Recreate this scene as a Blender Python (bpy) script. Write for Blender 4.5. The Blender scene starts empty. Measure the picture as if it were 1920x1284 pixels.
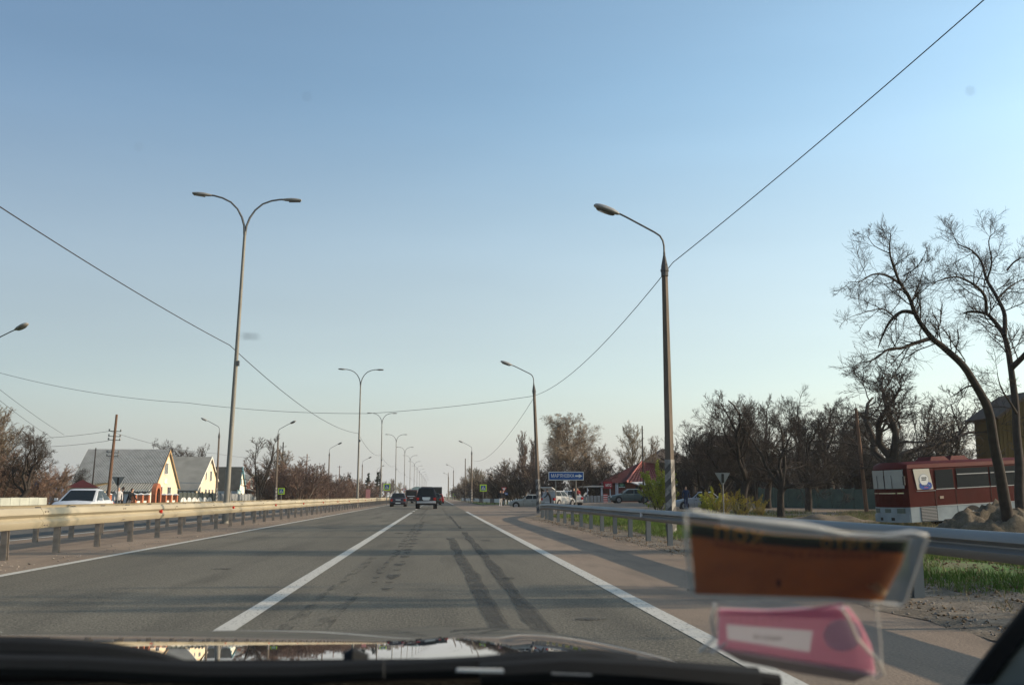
import bpy, bmesh, math, random
import numpy as np
from mathutils import Vector, Matrix, noise as mnoise

sc = bpy.context.scene
COL = sc.collection
R = math.radians
# ------------------------------------------------------------------ camera
F = 1800.0                       # focal length in photo pixels (1920 wide)
VPX, VPY = 820.0, 930.0          # where the road vanishes
CH = 1.08                        # eye height above the asphalt
pitch = math.atan((VPY - 642) / F)
yaw = math.atan((960 - VPX) / F * math.cos(pitch))
cam = bpy.data.cameras.new('camera')
cam.sensor_width = 23.6
cam.lens = F / 1920 * 23.6
cam.clip_start = 0.02
cam.clip_end = 9000
co = bpy.data.objects.new('camera', cam)
COL.objects.link(co)
co.location = (0, 0, CH)
co.rotation_euler = (R(90) + pitch, 0, -yaw)
sc.camera = co
cam.dof.use_dof = True
cam.dof.focus_distance = 60
cam.dof.aperture_fstop = 5.6
CR = co.rotation_euler.to_matrix()

def at(px, py, Y):
    "world point seen at photo pixel px, py and standing Y metres ahead"
    d = CR @ Vector(((px - 960) / F, -(py - 642) / F, -1))
    return Vector((0, 0, CH)) + d * (Y / d.y)

# ------------------------------------------------------------------ light
SUN_EL, SUN_AZ = 20.5, 91.0
w = bpy.data.worlds.new('World'); sc.world = w; w.use_nodes = True
nt = w.node_tree
sky = nt.nodes.new('ShaderNodeTexSky'); sky.sky_type = 'NISHITA'; sky.sun_disc = False
sky.sun_elevation = R(SUN_EL); sky.sun_rotation = R(SUN_AZ)
sky.altitude = 100; sky.air_density = 1.0; sky.dust_density = 1.2; sky.ozone_density = 1.3
bg = nt.nodes['Background']; bg.inputs[1].default_value = 0.13
def N(t, **k):
    n_ = nt.nodes.new(t)
    for a, v in k.items(): setattr(n_, a, v)
    return n_
tcw = N('ShaderNodeTexCoord'); sep = N('ShaderNodeSeparateXYZ'); nt.links.new(tcw.outputs['Generated'], sep.inputs[0])
# pale spring haze: the sky whitens towards the horizon, a little more on the sun's side
hz = N('ShaderNodeValToRGB'); hz.color_ramp.interpolation = 'EASE'
hz.color_ramp.elements[0].position = 0.0; hz.color_ramp.elements[0].color = (1, 1, 1, 1)
hz.color_ramp.elements[1].position = 0.42; hz.color_ramp.elements[1].color = (0, 0, 0, 1)
e_ = hz.color_ramp.elements.new(0.13); e_.color = (0.50, 0.50, 0.50, 1)
nt.links.new(sep.outputs['Z'], hz.inputs[0])
side = N('ShaderNodeMapRange'); side.inputs[1].default_value = -0.5; side.inputs[2].default_value = 0.7; side.inputs[3].default_value = 0.0; side.inputs[4].default_value = 1.0
nt.links.new(sep.outputs['X'], side.inputs[0])
hcol = N('ShaderNodeMix', data_type='RGBA'); nt.links.new(side.outputs[0], hcol.inputs[0])
hcol.inputs[6].default_value = (1.78, 1.86, 1.86, 1); hcol.inputs[7].default_value = (3.05, 2.95, 2.80, 1)
gain = N('ShaderNodeMix', data_type='RGBA'); nt.links.new(side.outputs[0], gain.inputs[0])
gain.inputs[6].default_value = (0.59, 0.605, 0.585, 1); gain.inputs[7].default_value = (1.13, 1.21, 1.07, 1)
tint = N('ShaderNodeVectorMath', operation='MULTIPLY'); nt.links.new(sky.outputs[0], tint.inputs[0]); nt.links.new(gain.outputs[2], tint.inputs[1])
mixw = N('ShaderNodeMix', data_type='RGBA'); nt.links.new(hz.outputs[0], mixw.inputs[0]); nt.links.new(tint.outputs[0], mixw.inputs[6]); nt.links.new(hcol.outputs[2], mixw.inputs[7])
# very faint streaks of thin haze
mpw = N('ShaderNodeMapping'); mpw.inputs['Scale'].default_value = (1.2, 1.2, 7.0); nt.links.new(tcw.outputs['Generated'], mpw.inputs[0])
nz = N('ShaderNodeTexNoise'); nz.inputs['Scale'].default_value = 1.6; nz.inputs['Detail'].default_value = 5; nt.links.new(mpw.outputs[0], nz.inputs['Vector'])
nr = N('ShaderNodeMapRange'); nr.inputs[1].default_value = 0.3; nr.inputs[2].default_value = 0.75; nr.inputs[3].default_value = 0.99; nr.inputs[4].default_value = 1.07; nt.links.new(nz.outputs[0], nr.inputs[0])
fin = N('ShaderNodeVectorMath', operation='SCALE'); nt.links.new(mixw.outputs[2], fin.inputs[0]); nt.links.new(nr.outputs[0], fin.inputs['Scale'])
nt.links.new(fin.outputs[0], bg.inputs[0])
sl = bpy.data.lights.new('sun', 'SUN'); sl.energy = 2.75; sl.angle = R(0.53); sl.color = (1.0, 0.80, 0.58)
so = bpy.data.objects.new('sun', sl); COL.objects.link(so)
sd = Vector((math.sin(R(SUN_AZ)) * math.cos(R(SUN_EL)), math.cos(R(SUN_AZ)) * math.cos(R(SUN_EL)), math.sin(R(SUN_EL))))
so.rotation_euler = sd.to_track_quat('Z', 'Y').to_euler(); so.location = (40, 0, 40)
sc.view_settings.view_transform = 'Standard'; sc.view_settings.look = 'None'
sc.view_settings.exposure = 0.95; sc.view_settings.gamma = 1.0; sc.view_settings.use_curve_mapping = False
sc.cycles.max_bounces = 6; sc.cycles.transparent_max_bounces = 12
sc.cycles.use_denoising = True
sc.cycles.sample_clamp_indirect = 6

# ------------------------------------------------------------------ materials
def mat(name, col, rough=0.7, metal=0.0, var=0.0, scale=5.0, bump=0.0, bscale=40.0, coat=0.0, col2=None, stretch=None, spec=0.3, trans=0.0, detail=5):
    m = bpy.data.materials.new(name); m.use_nodes = True
    n = m.node_tree.nodes; l = m.node_tree.links
    b = n['Principled BSDF']
    b.inputs['Roughness'].default_value = rough; b.inputs['Metallic'].default_value = metal
    b.inputs['Coat Weight'].default_value = coat; b.inputs['Coat Roughness'].default_value = 0.04
    b.inputs['Specular IOR Level'].default_value = spec
    b.inputs['Base Color'].default_value = (*col, 1)
    if var > 0 or bump > 0 or col2:
        tc = n.new('ShaderNodeTexCoord'); vec = tc.outputs['Object']
        if stretch:
            mp = n.new('ShaderNodeMapping'); mp.inputs['Scale'].default_value = stretch
            l.new(vec, mp.inputs[0]); vec = mp.outputs[0]
        if var > 0 or col2:
            t = n.new('ShaderNodeTexNoise'); t.inputs['Scale'].default_value = scale; t.inputs['Detail'].default_value = detail
            l.new(vec, t.inputs['Vector'])
            r = n.new('ShaderNodeValToRGB')
            r.color_ramp.elements[0].position = 0.3; r.color_ramp.elements[1].position = 0.7
            c2 = col2 or tuple(min(1, c * (1 + var)) for c in col)
            c1 = col if col2 else tuple(c * (1 - var) for c in col)
            r.color_ramp.elements[0].color = (*c1, 1); r.color_ramp.elements[1].color = (*c2, 1)
            l.new(t.outputs[0], r.inputs[0]); l.new(r.outputs[0], b.inputs['Base Color'])
        if bump > 0:
            t2 = n.new('ShaderNodeTexNoise'); t2.inputs['Scale'].default_value = bscale; t2.inputs['Detail'].default_value = 4
            l.new(vec, t2.inputs['Vector'])
            bp = n.new('ShaderNodeBump'); bp.inputs['Strength'].default_value = bump; bp.inputs['Distance'].default_value = 0.02
            l.new(t2.outputs[0], bp.inputs['Height']); l.new(bp.outputs[0], b.inputs['Normal'])
    return m

def ground_mat(name, cols, sA, sB, bump=0.4, bscale=30, grain=0.18, gscale=60, rough=0.9, stretch=None, spec=0.3):
    "two-scale noise between three colours plus fine grain"
    m = bpy.data.materials.new(name); m.use_nodes = True
    n = m.node_tree.nodes; l = m.node_tree.links; b = n['Principled BSDF']
    b.inputs['Roughness'].default_value = rough; b.inputs['Specular IOR Level'].default_value = spec
    tc = n.new('ShaderNodeTexCoord'); vec = tc.outputs['Object']
    v2 = vec
    if stretch:
        mp = n.new('ShaderNodeMapping'); mp.inputs['Scale'].default_value = stretch
        l.new(vec, mp.inputs[0]); v2 = mp.outputs[0]
    a = n.new('ShaderNodeTexNoise'); a.inputs['Scale'].default_value = sA; a.inputs['Detail'].default_value = 6; l.new(v2, a.inputs['Vector'])
    r = n.new('ShaderNodeValToRGB'); r.color_ramp.elements[0].position = 0.35; r.color_ramp.elements[1].position = 0.65
    r.color_ramp.elements[0].color = (*cols[0], 1); r.color_ramp.elements[1].color = (*cols[1], 1); l.new(a.outputs[0], r.inputs[0])
    c = n.new('ShaderNodeTexNoise'); c.inputs['Scale'].default_value = sB; c.inputs['Detail'].default_value = 6; l.new(v2, c.inputs['Vector'])
    r2 = n.new('ShaderNodeValToRGB'); r2.color_ramp.elements[0].position = 0.48; r2.color_ramp.elements[1].position = 0.68
    l.new(c.outputs[0], r2.inputs[0])
    mx = n.new('ShaderNodeMix'); mx.data_type = 'RGBA'; l.new(r2.outputs[0], mx.inputs[0]); l.new(r.outputs[0], mx.inputs[6]); mx.inputs[7].default_value = (*cols[2], 1)
    g = n.new('ShaderNodeTexNoise'); g.inputs['Scale'].default_value = gscale; g.inputs['Detail'].default_value = 3; l.new(vec, g.inputs['Vector'])
    mr = n.new('ShaderNodeMapRange'); mr.inputs[1].default_value = 0.3; mr.inputs[2].default_value = 0.7; mr.inputs[3].default_value = 1 - grain; mr.inputs[4].default_value = 1 + grain
    l.new(g.outputs[0], mr.inputs[0])
    vm = n.new('ShaderNodeVectorMath'); vm.operation = 'SCALE'; l.new(mx.outputs[2], vm.inputs[0]); l.new(mr.outputs[0], vm.inputs['Scale'])
    l.new(vm.outputs[0], b.inputs['Base Color'])
    bp = n.new('ShaderNodeBump'); bp.inputs['Strength'].default_value = bump; bp.inputs['Distance'].default_value = 0.02
    t2 = n.new('ShaderNodeTexNoise'); t2.inputs['Scale'].default_value = bscale; t2.inputs['Detail'].default_value = 4; l.new(vec, t2.inputs['Vector'])
    l.new(t2.outputs[0], bp.inputs['Height']); l.new(bp.outputs[0], b.inputs['Normal'])
    return m

def worn_mat(name, col, lo, hi, scale, stretch=(1, 1, 1), rough=0.8):
    "paint or rubber that is worn through in patches (alpha from noise)"
    m = mat(name, col, rough)
    n = m.node_tree.nodes; l = m.node_tree.links; b = n['Principled BSDF']
    tc = n.new('ShaderNodeTexCoord'); mp = n.new('ShaderNodeMapping'); mp.inputs['Scale'].default_value = stretch
    t = n.new('ShaderNodeTexNoise'); t.inputs['Scale'].default_value = scale; t.inputs['Detail'].default_value = 7; t.inputs['Roughness'].default_value = 0.65
    mr = n.new('ShaderNodeMapRange'); mr.inputs[1].default_value = lo; mr.inputs[2].default_value = hi
    l.new(tc.outputs['Object'], mp.inputs[0]); l.new(mp.outputs[0], t.inputs['Vector']); l.new(t.outputs[0], mr.inputs[0]); l.new(mr.outputs[0], b.inputs['Alpha'])
    return m

def film_mat(name, col, alpha, rough=0.15, gloss=0.3):
    "clear plastic: mostly see-through with a milky tint and a sheen"
    m = bpy.data.materials.new(name); m.use_nodes = True
    n = m.node_tree.nodes; l = m.node_tree.links; b = n['Principled BSDF']
    b.inputs['Base Color'].default_value = (*col, 1); b.inputs['Roughness'].default_value = rough
    b.inputs['Alpha'].default_value = alpha
    return m

M = {}
M['asphalt'] = ground_mat('asphalt', [(0.118, 0.110, 0.090), (0.147, 0.137, 0.111), (0.099, 0.093, 0.077)], 0.5, 1.4, 0.5, 45, 0.40, 38, 0.9, (1, 0.12, 1), spec=0.12)
M['asphalt2'] = ground_mat('asphalt_old', [(0.110, 0.104, 0.090), (0.13, 0.122, 0.108), (0.095, 0.09, 0.08)], 0.5, 1.4, 0.3, 45, 0.15, 55, 0.9, (1, 0.12, 1), spec=0.12)
M['shoulder'] = ground_mat('shoulder_asphalt', [(0.205, 0.160, 0.122), (0.240, 0.190, 0.147), (0.165, 0.132, 0.104)], 0.6, 2.0, 0.35, 40, 0.2, 50, 0.9, (1, 0.25, 1), spec=0.12)
M['ground'] = ground_mat('ground_earth', [(0.095, 0.082, 0.045), (0.075, 0.095, 0.030), (0.13, 0.105, 0.070)], 0.25, 0.6, 0.6, 12, 0.3, 14, 0.95)
M['grassland'] = ground_mat('verge_grass', [(0.050, 0.125, 0.014), (0.080, 0.135, 0.022), (0.11, 0.10, 0.050)], 0.5, 0.9, 0.7, 18, 0.35, 20, 0.95)
M['dirt'] = ground_mat('bare_dirt', [(0.11, 0.088, 0.062), (0.08, 0.065, 0.045), (0.15, 0.122, 0.09)], 1.0, 3.0, 0.8, 10, 0.3, 25, 0.95)
M['gravel'] = ground_mat('gravel_edge', [(0.145, 0.118, 0.088), (0.085, 0.070, 0.052), (0.21, 0.175, 0.135)], 1.2, 3.5, 0.9, 25, 0.45, 30, 0.95)
M['marking'] = worn_mat('road_paint', (0.44, 0.43, 0.39), 0.22, 0.46, 30, (1.5, .35, 1))
M['tyre_mark'] = worn_mat('tyre_rubber_mark', (0.050, 0.049, 0.044), 0.18, 0.85, 7, (2.0, 0.35, 1))
M['galv'] = mat('galvanised_steel', (0.33, 0.29, 0.21), 0.6, 0.1, 0.12, 2.5, 0.05, 60, stretch=(1, 0.3, 1))
M['galv_dull'] = mat('galvanised_dull', (0.20, 0.20, 0.195), 0.5, 0.2, 0.12, 3.0, 0.05, 60, stretch=(1, 0.3, 1))
M['post_steel'] = mat('post_steel', (0.28, 0.24, 0.20), 0.7, 0.2, 0.25, 6)
M['pole'] = mat('pole_grey', (0.21, 0.20, 0.175), 0.65, 0.1, 0.15, 3, stretch=(4, 4, 0.5))
M['lamp'] = mat('lamp_housing', (0.30, 0.29, 0.27), 0.5, 0.1, 0.1)
M['lampglass'] = mat('lamp_glass', (0.10, 0.10, 0.09), 0.2)
M['arm'] = mat('arm_steel', (0.14, 0.14, 0.14), 0.5, 0.4)
M['concrete'] = mat('concrete_post', (0.13, 0.105, 0.085), 0.9, 0, 0.22, 3, 0.3, 30, stretch=(3, 3, 0.6))
M['whitewash'] = mat('whitewash', (0.13, 0.125, 0.12), 0.9, 0, 0.25, 7, 0.2, 40, col2=(0.36, 0.34, 0.32))
M['blackpaint'] = mat('black_paint', (0.085, 0.08, 0.078), 0.7, 0, 0.2, 6)
M['wood'] = mat('old_wood_pole', (0.15, 0.085, 0.055), 0.9, 0, 0.25, 3, 0.2, 30, stretch=(6, 6, 0.5))
M['wire'] = mat('wire_black', (0.04, 0.04, 0.045), 0.6)
M['bark'] = mat('bark_dark', (0.036, 0.029, 0.025), 0.95, 0, 0.3, 4, 0.4, 18)
M['twig'] = mat('twig_dark', (0.050, 0.038, 0.032), 0.95, 0, 0.2, 2)
M['twig_brown'] = mat('twig_brown', (0.20, 0.145, 0.10), 0.95, 0, 0.25, 0.6)
M['twig_red'] = mat('twig_reddish', (0.175, 0.112, 0.085), 0.95, 0, 0.25, 0.5)
M['twig_tan'] = mat('twig_tan', (0.20, 0.15, 0.085), 0.95, 0, 0.25, 0.6)
M['bark_grey'] = mat('bark_greybrown', (0.13, 0.105, 0.085), 0.95, 0, 0.3, 4)
M['birchbark'] = mat('bark_pale', (0.24, 0.21, 0.17), 0.9, 0, 0.3, 3)
M['bud'] = mat('fresh_bud_leaf', (0.34, 0.36, 0.04), 0.8, 0, 0.3, 2)
M['yellow_leaf'] = mat('yellow_blossom', (0.38, 0.30, 0.03), 0.8, 0, 0.3, 3)
M['needle'] = mat('conifer_needle', (0.030, 0.045, 0.030), 0.9, 0, 0.3, 2)
M['blade'] = mat('grass_blade', (0.040, 0.095, 0.010), 0.8, 0, 0.4, 0.8, col2=(0.12, 0.17, 0.025))
M['dryblade'] = mat('dry_grass_blade', (0.23, 0.19, 0.10), 0.9, 0, 0.3, 1)
M['leaflitter'] = mat('dead_leaf', (0.14, 0.09, 0.05), 0.9, 0, 0.4, 3)
M['stone'] = mat('pebble', (0.24, 0.21, 0.18), 0.9, 0, 0.4, 2)

# ------------------------------------------------------------------ helpers
def tag(o, label=None, cat=None, group=None, kind=None):
    if label: o['label'] = label
    if cat: o['category'] = cat
    if group: o['group'] = group
    if kind: o['kind'] = kind
    return o

def empty(name, loc=(0, 0, 0), rz=0.0, label=None, cat=None, group=None):
    o = bpy.data.objects.new(name, None); COL.objects.link(o)
    o.location = loc; o.rotation_euler = (0, 0, rz)
    return tag(o, label, cat, group)

def link(name, me, parent=None, mats=None):
    if mats is not None and not me.materials:
        for mm in (mats if isinstance(mats, (list, tuple)) else [mats]): me.materials.append(mm)
    o = bpy.data.objects.new(name, me); COL.objects.link(o)
    if parent is not None: o.parent = parent
    return o

def npmesh(name, v, quads=None, tris=None, mats=None, smooth=False, fm=None):
    me = bpy.data.meshes.new(name)
    v = np.asarray(v, dtype=np.float32)
    me.vertices.add(len(v)); me.vertices.foreach_set('co', v.ravel())
    nq = 0 if quads is None else len(quads); ntr = 0 if tris is None else len(tris)
    idx = np.concatenate([np.asarray(quads, dtype=np.int32).ravel() if nq else np.zeros(0, np.int32),
                          np.asarray(tris, dtype=np.int32).ravel() if ntr else np.zeros(0, np.int32)])
    me.loops.add(len(idx)); me.loops.foreach_set('vertex_index', idx)
    me.polygons.add(nq + ntr)
    st = np.concatenate([np.arange(nq) * 4, nq * 4 + np.arange(ntr) * 3]).astype(np.int32)
    me.polygons.foreach_set('loop_start', st)
    if fm is not None: me.polygons.foreach_set('material_index', np.asarray(fm, dtype=np.int32))
    me.polygons.foreach_set('use_smooth', np.full(nq + ntr, smooth))
    me.update(calc_edges=True)
    if mats is not None:
        for mm in (mats if isinstance(mats, (list, tuple)) else [mats]): me.materials.append(mm)
    return me

class MB:
    def __init__(s): s.v = []; s.f = []; s.m = []
    def add(s, vs, fs, mi=0):
        o = len(s.v); s.v += [tuple(p) for p in vs]; s.f += [tuple(i + o for i in f) for f in fs]; s.m += [mi] * len(fs); return s
    def box(s, x0, x1, y0, y1, z0, z1, mi=0):
        return s.add([(x0, y0, z0), (x1, y0, z0), (x1, y1, z0), (x0, y1, z0), (x0, y0, z1), (x1, y0, z1), (x1, y1, z1), (x0, y1, z1)],
                     [(3, 2, 1, 0), (4, 5, 6, 7), (0, 1, 5, 4), (1, 2, 6, 5), (2, 3, 7, 6), (3, 0, 4, 7)], mi)
    def prism(s, poly, axis, a, b, mi=0):
        "extrude a 2D polygon along an axis from a to b; poly gives the other two coordinates in order"
        n = len(poly)
        def p(u, w_, t): return {'x': (t, u, w_), 'y': (u, t, w_), 'z': (u, w_, t)}[axis]
        vs = [p(u, w_, a) for u, w_ in poly] + [p(u, w_, b) for u, w_ in poly]
        fs = [tuple(range(n - 1, -1, -1)), tuple(range(n, 2 * n))] + [(i, (i + 1) % n, n + (i + 1) % n, n + i) for i in range(n)]
        return s.add(vs, fs, mi)
    def tube(s, pts, rad, n=8, mi=0, cap=True):
        pts = [Vector(p) for p in pts]
        if not hasattr(rad, '__len__'): rad = [rad] * len(pts)
        ref = None; vs = []; fs = []
        for i, p in enumerate(pts):
            t = (pts[min(i + 1, len(pts) - 1)] - pts[max(i - 1, 0)]).normalized()
            if ref is None:
                ref = t.cross(Vector((0, 0, 1)))
                if ref.length < 0.1: ref = Vector((1, 0, 0))
            u = (ref - t * ref.dot(t)).normalized(); ref = u; v = t.cross(u)
            for k in range(n):
                a = 2 * math.pi * k / n
                vs.append(p + (u * math.cos(a) + v * math.sin(a)) * rad[i])
        for i in range(len(pts) - 1):
            for k in range(n):
                fs.append((i * n + k, i * n + (k + 1) % n, (i + 1) * n + (k + 1) % n, (i + 1) * n + k))
        if cap:
            fs.append(tuple(range(n - 1, -1, -1))); fs.append(tuple(range((len(pts) - 1) * n, len(pts) * n)))
        return s.add(vs, fs, mi)
    def cyl(s, c, r, a, b, axis='z', n=16, mi=0, r2=None):
        "cylinder centred on c (two coordinates) between a and b"
        r2 = r if r2 is None else r2
        def p(u, w_, t): return {'x': (t, u, w_), 'y': (u, t, w_), 'z': (u, w_, t)}[axis]
        vs = [p(c[0] + r * math.cos(2 * math.pi * k / n), c[1] + r * math.sin(2 * math.pi * k / n), a) for k in range(n)]
        vs += [p(c[0] + r2 * math.cos(2 * math.pi * k / n), c[1] + r2 * math.sin(2 * math.pi * k / n), b) for k in range(n)]
        fs = [tuple(range(n - 1, -1, -1)), tuple(range(n, 2 * n))] + [(i, (i + 1) % n, n + (i + 1) % n, n + i) for i in range(n)]
        return s.add(vs, fs, mi)
    def quad(s, a, b, c, d, mi=0): return s.add([a, b, c, d], [(0, 1, 2, 3)], mi)
    def slab(s, q, th, mi=0):
        "thick panel: quad q pushed back along its normal"
        q = [Vector(p) for p in q]; n = (q[1] - q[0]).cross(q[3] - q[0]).normalized() * th
        return s.add(q + [p - n for p in q], [(0, 1, 2, 3), (7, 6, 5, 4), (0, 4, 5, 1), (1, 5, 6, 2), (2, 6, 7, 3), (3, 7, 4, 0)], mi)
    def mesh(s, name, mats=None, smooth=False, bevel=0.0, seg=2, fix=True):
        me = bpy.data.meshes.new(name); me.from_pydata([tuple(p) for p in s.v], [], s.f)
        for i, k in enumerate(s.m): me.polygons[i].material_index = k
        if fix or bevel:
            bm = bmesh.new(); bm.from_mesh(me)
            if bevel:
                bmesh.ops.remove_doubles(bm, verts=bm.verts, dist=1e-5)
                bmesh.ops.recalc_face_normals(bm, faces=bm.faces)
                es = [e for e in bm.edges if len(e.link_faces) == 2 and e.calc_face_angle(0) > 0.5]
                bmesh.ops.bevel(bm, geom=es, offset=bevel, segments=seg, profile=0.6, affect='EDGES', clamp_overlap=True)
            else:
                bmesh.ops.recalc_face_normals(bm, faces=bm.faces)
            bm.to_mesh(me); bm.free()
        if smooth:
            me.polygons.foreach_set('use_smooth', [True] * len(me.polygons))
            me.set_sharp_from_angle(angle=R(38))
        if mats is not None:
            for mm in (mats if isinstance(mats, (list, tuple)) else [mats]): me.materials.append(mm)
        return me
    def build(s, name, mats, parent=None, **k): return link(name, s.mesh(name, mats, **k), parent)

def copy_tree(o, parent=None):
    c = o.copy(); COL.objects.link(c)
    if parent is not None: c.parent = parent
    for ch in o.children: copy_tree(ch, c)
    return c

def text_mesh(name, s, size, mt, parent, loc, rot=(R(90), 0, 0), depth=0.002, bold=0.0, align='CENTER', sx=1.0, width=None):
    cu = bpy.data.curves.new(name, 'FONT'); cu.body = s; cu.size = size; cu.extrude = depth; cu.offset = bold
    cu.align_x = align; cu.align_y = 'CENTER'; cu.resolution_u = 2
    o = bpy.data.objects.new(name, cu); COL.objects.link(o)
    bpy.context.view_layer.update()
    me = bpy.data.meshes.new_from_object(o.evaluated_get(bpy.context.evaluated_depsgraph_get()))
    bpy.data.objects.remove(o); bpy.data.curves.remove(cu)
    me.materials.clear(); me.materials.append(mt)
    if width:
        X = [v.co.x for v in me.vertices]; sx = width / (max(X) - min(X))
    t = link(name, me, parent); t.location = loc; t.rotation_euler = rot; t.scale = (sx, 1, 1)
    return t

def sm(a, b, x):
    t = min(1, max(0, (x - a) / (b - a))); return t * t * (3 - 2 * t)

def gh(x, y):
    "height of the terrain"
    if x > 5.6:
        t = -0.45 + 0.45 * sm(50, 72, y) + 0.36 * sm(72, 98, y) - 0.36 * sm(140, 190, y)
        h = -0.03 + (t + 0.03) * sm(5.8, 20, x)
        if y < 60: h += 0.10 * sm(5.2, 6.6, x) * (1 - sm(8, 16, x))
        h += 0.10 * (mnoise.noise(Vector((x * 0.21, y * 0.21, 3)))) * sm(7, 12, x) * (1 - sm(60, 75, y))
        return h
    if x < -20.5:
        return -0.03 - 0.05 * sm(-20.5, -24, x) + 0.06 * mnoise.noise(Vector((x * 0.1, y * 0.1, 7)))
    return -0.03
# ------------------------------------------------------------------ ground and roads
def axis(parts):
    out = []
    for a, b, st in parts:
        n = max(1, int(round((b - a) / st))); out += [a + (b - a) * i / n for i in range(n)]
    return out + [parts[-1][1]]
gx = axis([(-4000, -1000, 600), (-1000, -200, 100), (-200, -60, 20), (-60, 60, 1.5), (60, 200, 20), (200, 1000, 100), (1000, 4000, 600)])
gy = axis([(-600, -20, 60), (-20, 140, 1.5), (140, 300, 8), (300, 1000, 70), (1000, 5000, 400)])
def grid_mesh(name, xs, ys, hf, mt):
    nx, ny = len(xs), len(ys)
    v = [(x, y, hf(x, y)) for y in ys for x in xs]
    i = np.arange(nx * ny).reshape(ny, nx)
    q = np.stack([i[:-1, :-1].ravel(), i[:-1, 1:].ravel(), i[1:, 1:].ravel(), i[1:, :-1].ravel()], 1)
    return npmesh(name, v, quads=q, mats=mt, smooth=True)
def gh0(x, y):
    # the terrain dips a little under the paved strips so that the sheets never touch
    return gh(x, y) - (0.06 if -20.4 < x < 5.7 else 0)
tag(link('ground', grid_mesh('ground', gx, gy, gh0, M['ground'])), kind='structure')

def strip(name, x0, x1, y0, y1, z, mt, ny=1):
    ys = np.linspace(y0, y1, ny + 1)
    v = [(x, y, z) for y in ys for x in (x0, x1)]
    q = [(2 * i, 2 * i + 1, 2 * i + 3, 2 * i + 2) for i in range(ny)]
    return tag(link(name, npmesh(name, v, quads=q, mats=mt)), kind='structure')
strip('road_shoulder', 2.05, 5.35, -40, 2500, 0.0, M['shoulder'])
strip('road', -5.95, 2.05, -40, 2500, 0.004, M['asphalt'])
strip('median', -10.4, -5.95, -40, 2500, 0.0, M['shoulder'])
strip('oncoming_road', -20.0, -10.4, -40, 2500, 0.004, M['asphalt2'])
# lines
strip('edge_line', -6.03, -5.87, -40, 1500, 0.008, M['marking'])
strip('edge_line', 1.97, 2.15, -40, 69, 0.008, M['marking'])
strip('edge_line', 1.97, 2.15, 124, 1500, 0.008, M['marking'])
strip('edge_line', -10.48, -10.32, -40, 1500, 0.008, M['marking'])
strip('edge_line', -19.9, -19.75, -40, 1500, 0.008, M['marking'])
strip('lane_line', -1.80, -1.62, -40, 66, 0.008, M['marking'])
for k in range(8): strip('lane_line', -1.79, -1.63, 70 + k * 9, 73.5 + k * 9, 0.008, M['marking'])
for k in range(10): strip('lane_line', -15.2, -15.05, 12 + k * 12, 16 + k * 12, 0.008, M['marking'])
# side road: a bell mouth that climbs to the parking ground before the cafe
def side_edge(y):      # how far out the paving reaches, x limits at y
    return 5.3
vs, fs = [], []
ys = np.linspace(50.0, 126.0, 39); NX = 30
for j, y in enumerate(ys):
    # near kerb line curves from the rail end outwards, far kerb likewise
    if y < 66: xr = 5.3 + 70 * max(0, (y - 52) / 14) ** 2.2
    elif y > 112: xr = 5.3 + 70 * max(0, (124 - y) / 12) ** 2.0 if y < 124 else 5.3
    else: xr = 75.3
    for i in range(NX + 1):
        x = 5.3 + (xr - 5.3) * (i / NX) ** 1.5
        vs.append((x, y, gh(x, y) + 0.035 * sm(5.3, 5.9, x) + 0.02))
for j in range(len(ys) - 1):
    for i in range(NX):
        a = j * (NX + 1) + i; fs.append((a, a + 1, a + NX + 2, a + NX + 1))
tag(link('side_road', npmesh('side_road', vs, quads=fs, mats=M['shoulder'], smooth=True)), kind='structure')
# line that turns off into the side road, and the thin path behind the rail
def ribbon(name, pts, wdt, z, mt, kind='structure'):
    v = []; P = [Vector((p[0], p[1], 0)) for p in pts]
    for i, p in enumerate(P):
        t = (P[min(i + 1, len(P) - 1)] - P[max(i - 1, 0)]).normalized(); n_ = Vector((-t.y, t.x, 0)) * wdt / 2
        for q in (p - n_, p + n_): v.append((q.x, q.y, (gh(q.x, q.y) if q.x > 5.6 else 0) + z))
    q = [(2 * i, 2 * i + 1, 2 * i + 3, 2 * i + 2) for i in range(len(P) - 1)]
    return tag(link(name, npmesh(name, v, quads=q, mats=mt)), kind=kind)
ribbon('turning_line', [(2.1, 69), (3.2, 70.5), (5.2, 71.2), (5.5, 71.3)], 0.18, 0.008, M['marking'])
ribbon('turning_line', [(5.5, 71.3), (8, 71.6), (12, 71.8)], 0.18, 0.075, M['marking'])
ribbon('footpath', [(9.6 + 0.0012 * (k - 30) ** 2 * 0.1, k) for k in range(-10, 50, 2)], 1.1, 0.05, mat('path_concrete', (0.30, 0.27, 0.23), 0.9, 0, 0.15, 2, 0.3, 20))
# gravelly earth edge between shoulder and grass, broken outline
rng = np.random.RandomState(5)
vs, fs = [], []
ys = np.arange(-12, 51.5, 0.4)
for j, y in enumerate(ys):
    a = 4.55 + 0.22 * mnoise.noise(Vector((0, y * 0.6, 1))) + 0.10 * mnoise.noise(Vector((0, y * 2.3, 4))) - 0.3 * sm(20, 6, y)
    b = 6.1 + 0.45 * mnoise.noise(Vector((5, y * 0.5, 1))) + 0.2 * mnoise.noise(Vector((5, y * 2.0, 1)))
    for i, x in enumerate(np.linspace(a, b, 5)):
        vs.append((x, y, (gh(x, y) + 0.045 if x > 5.3 else 0.005 + 0.012 * i) + 0.012 * mnoise.noise(Vector((x * 3, y * 3, 0)))))
for j in range(len(ys) - 1):
    for i in range(4):
        a = j * 5 + i; fs.append((a, a + 1, a + 6, a + 5))
tag(link('earth_edge', npmesh('earth_edge', vs, quads=fs, mats=M['gravel'], smooth=True)), kind='structure')
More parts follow.
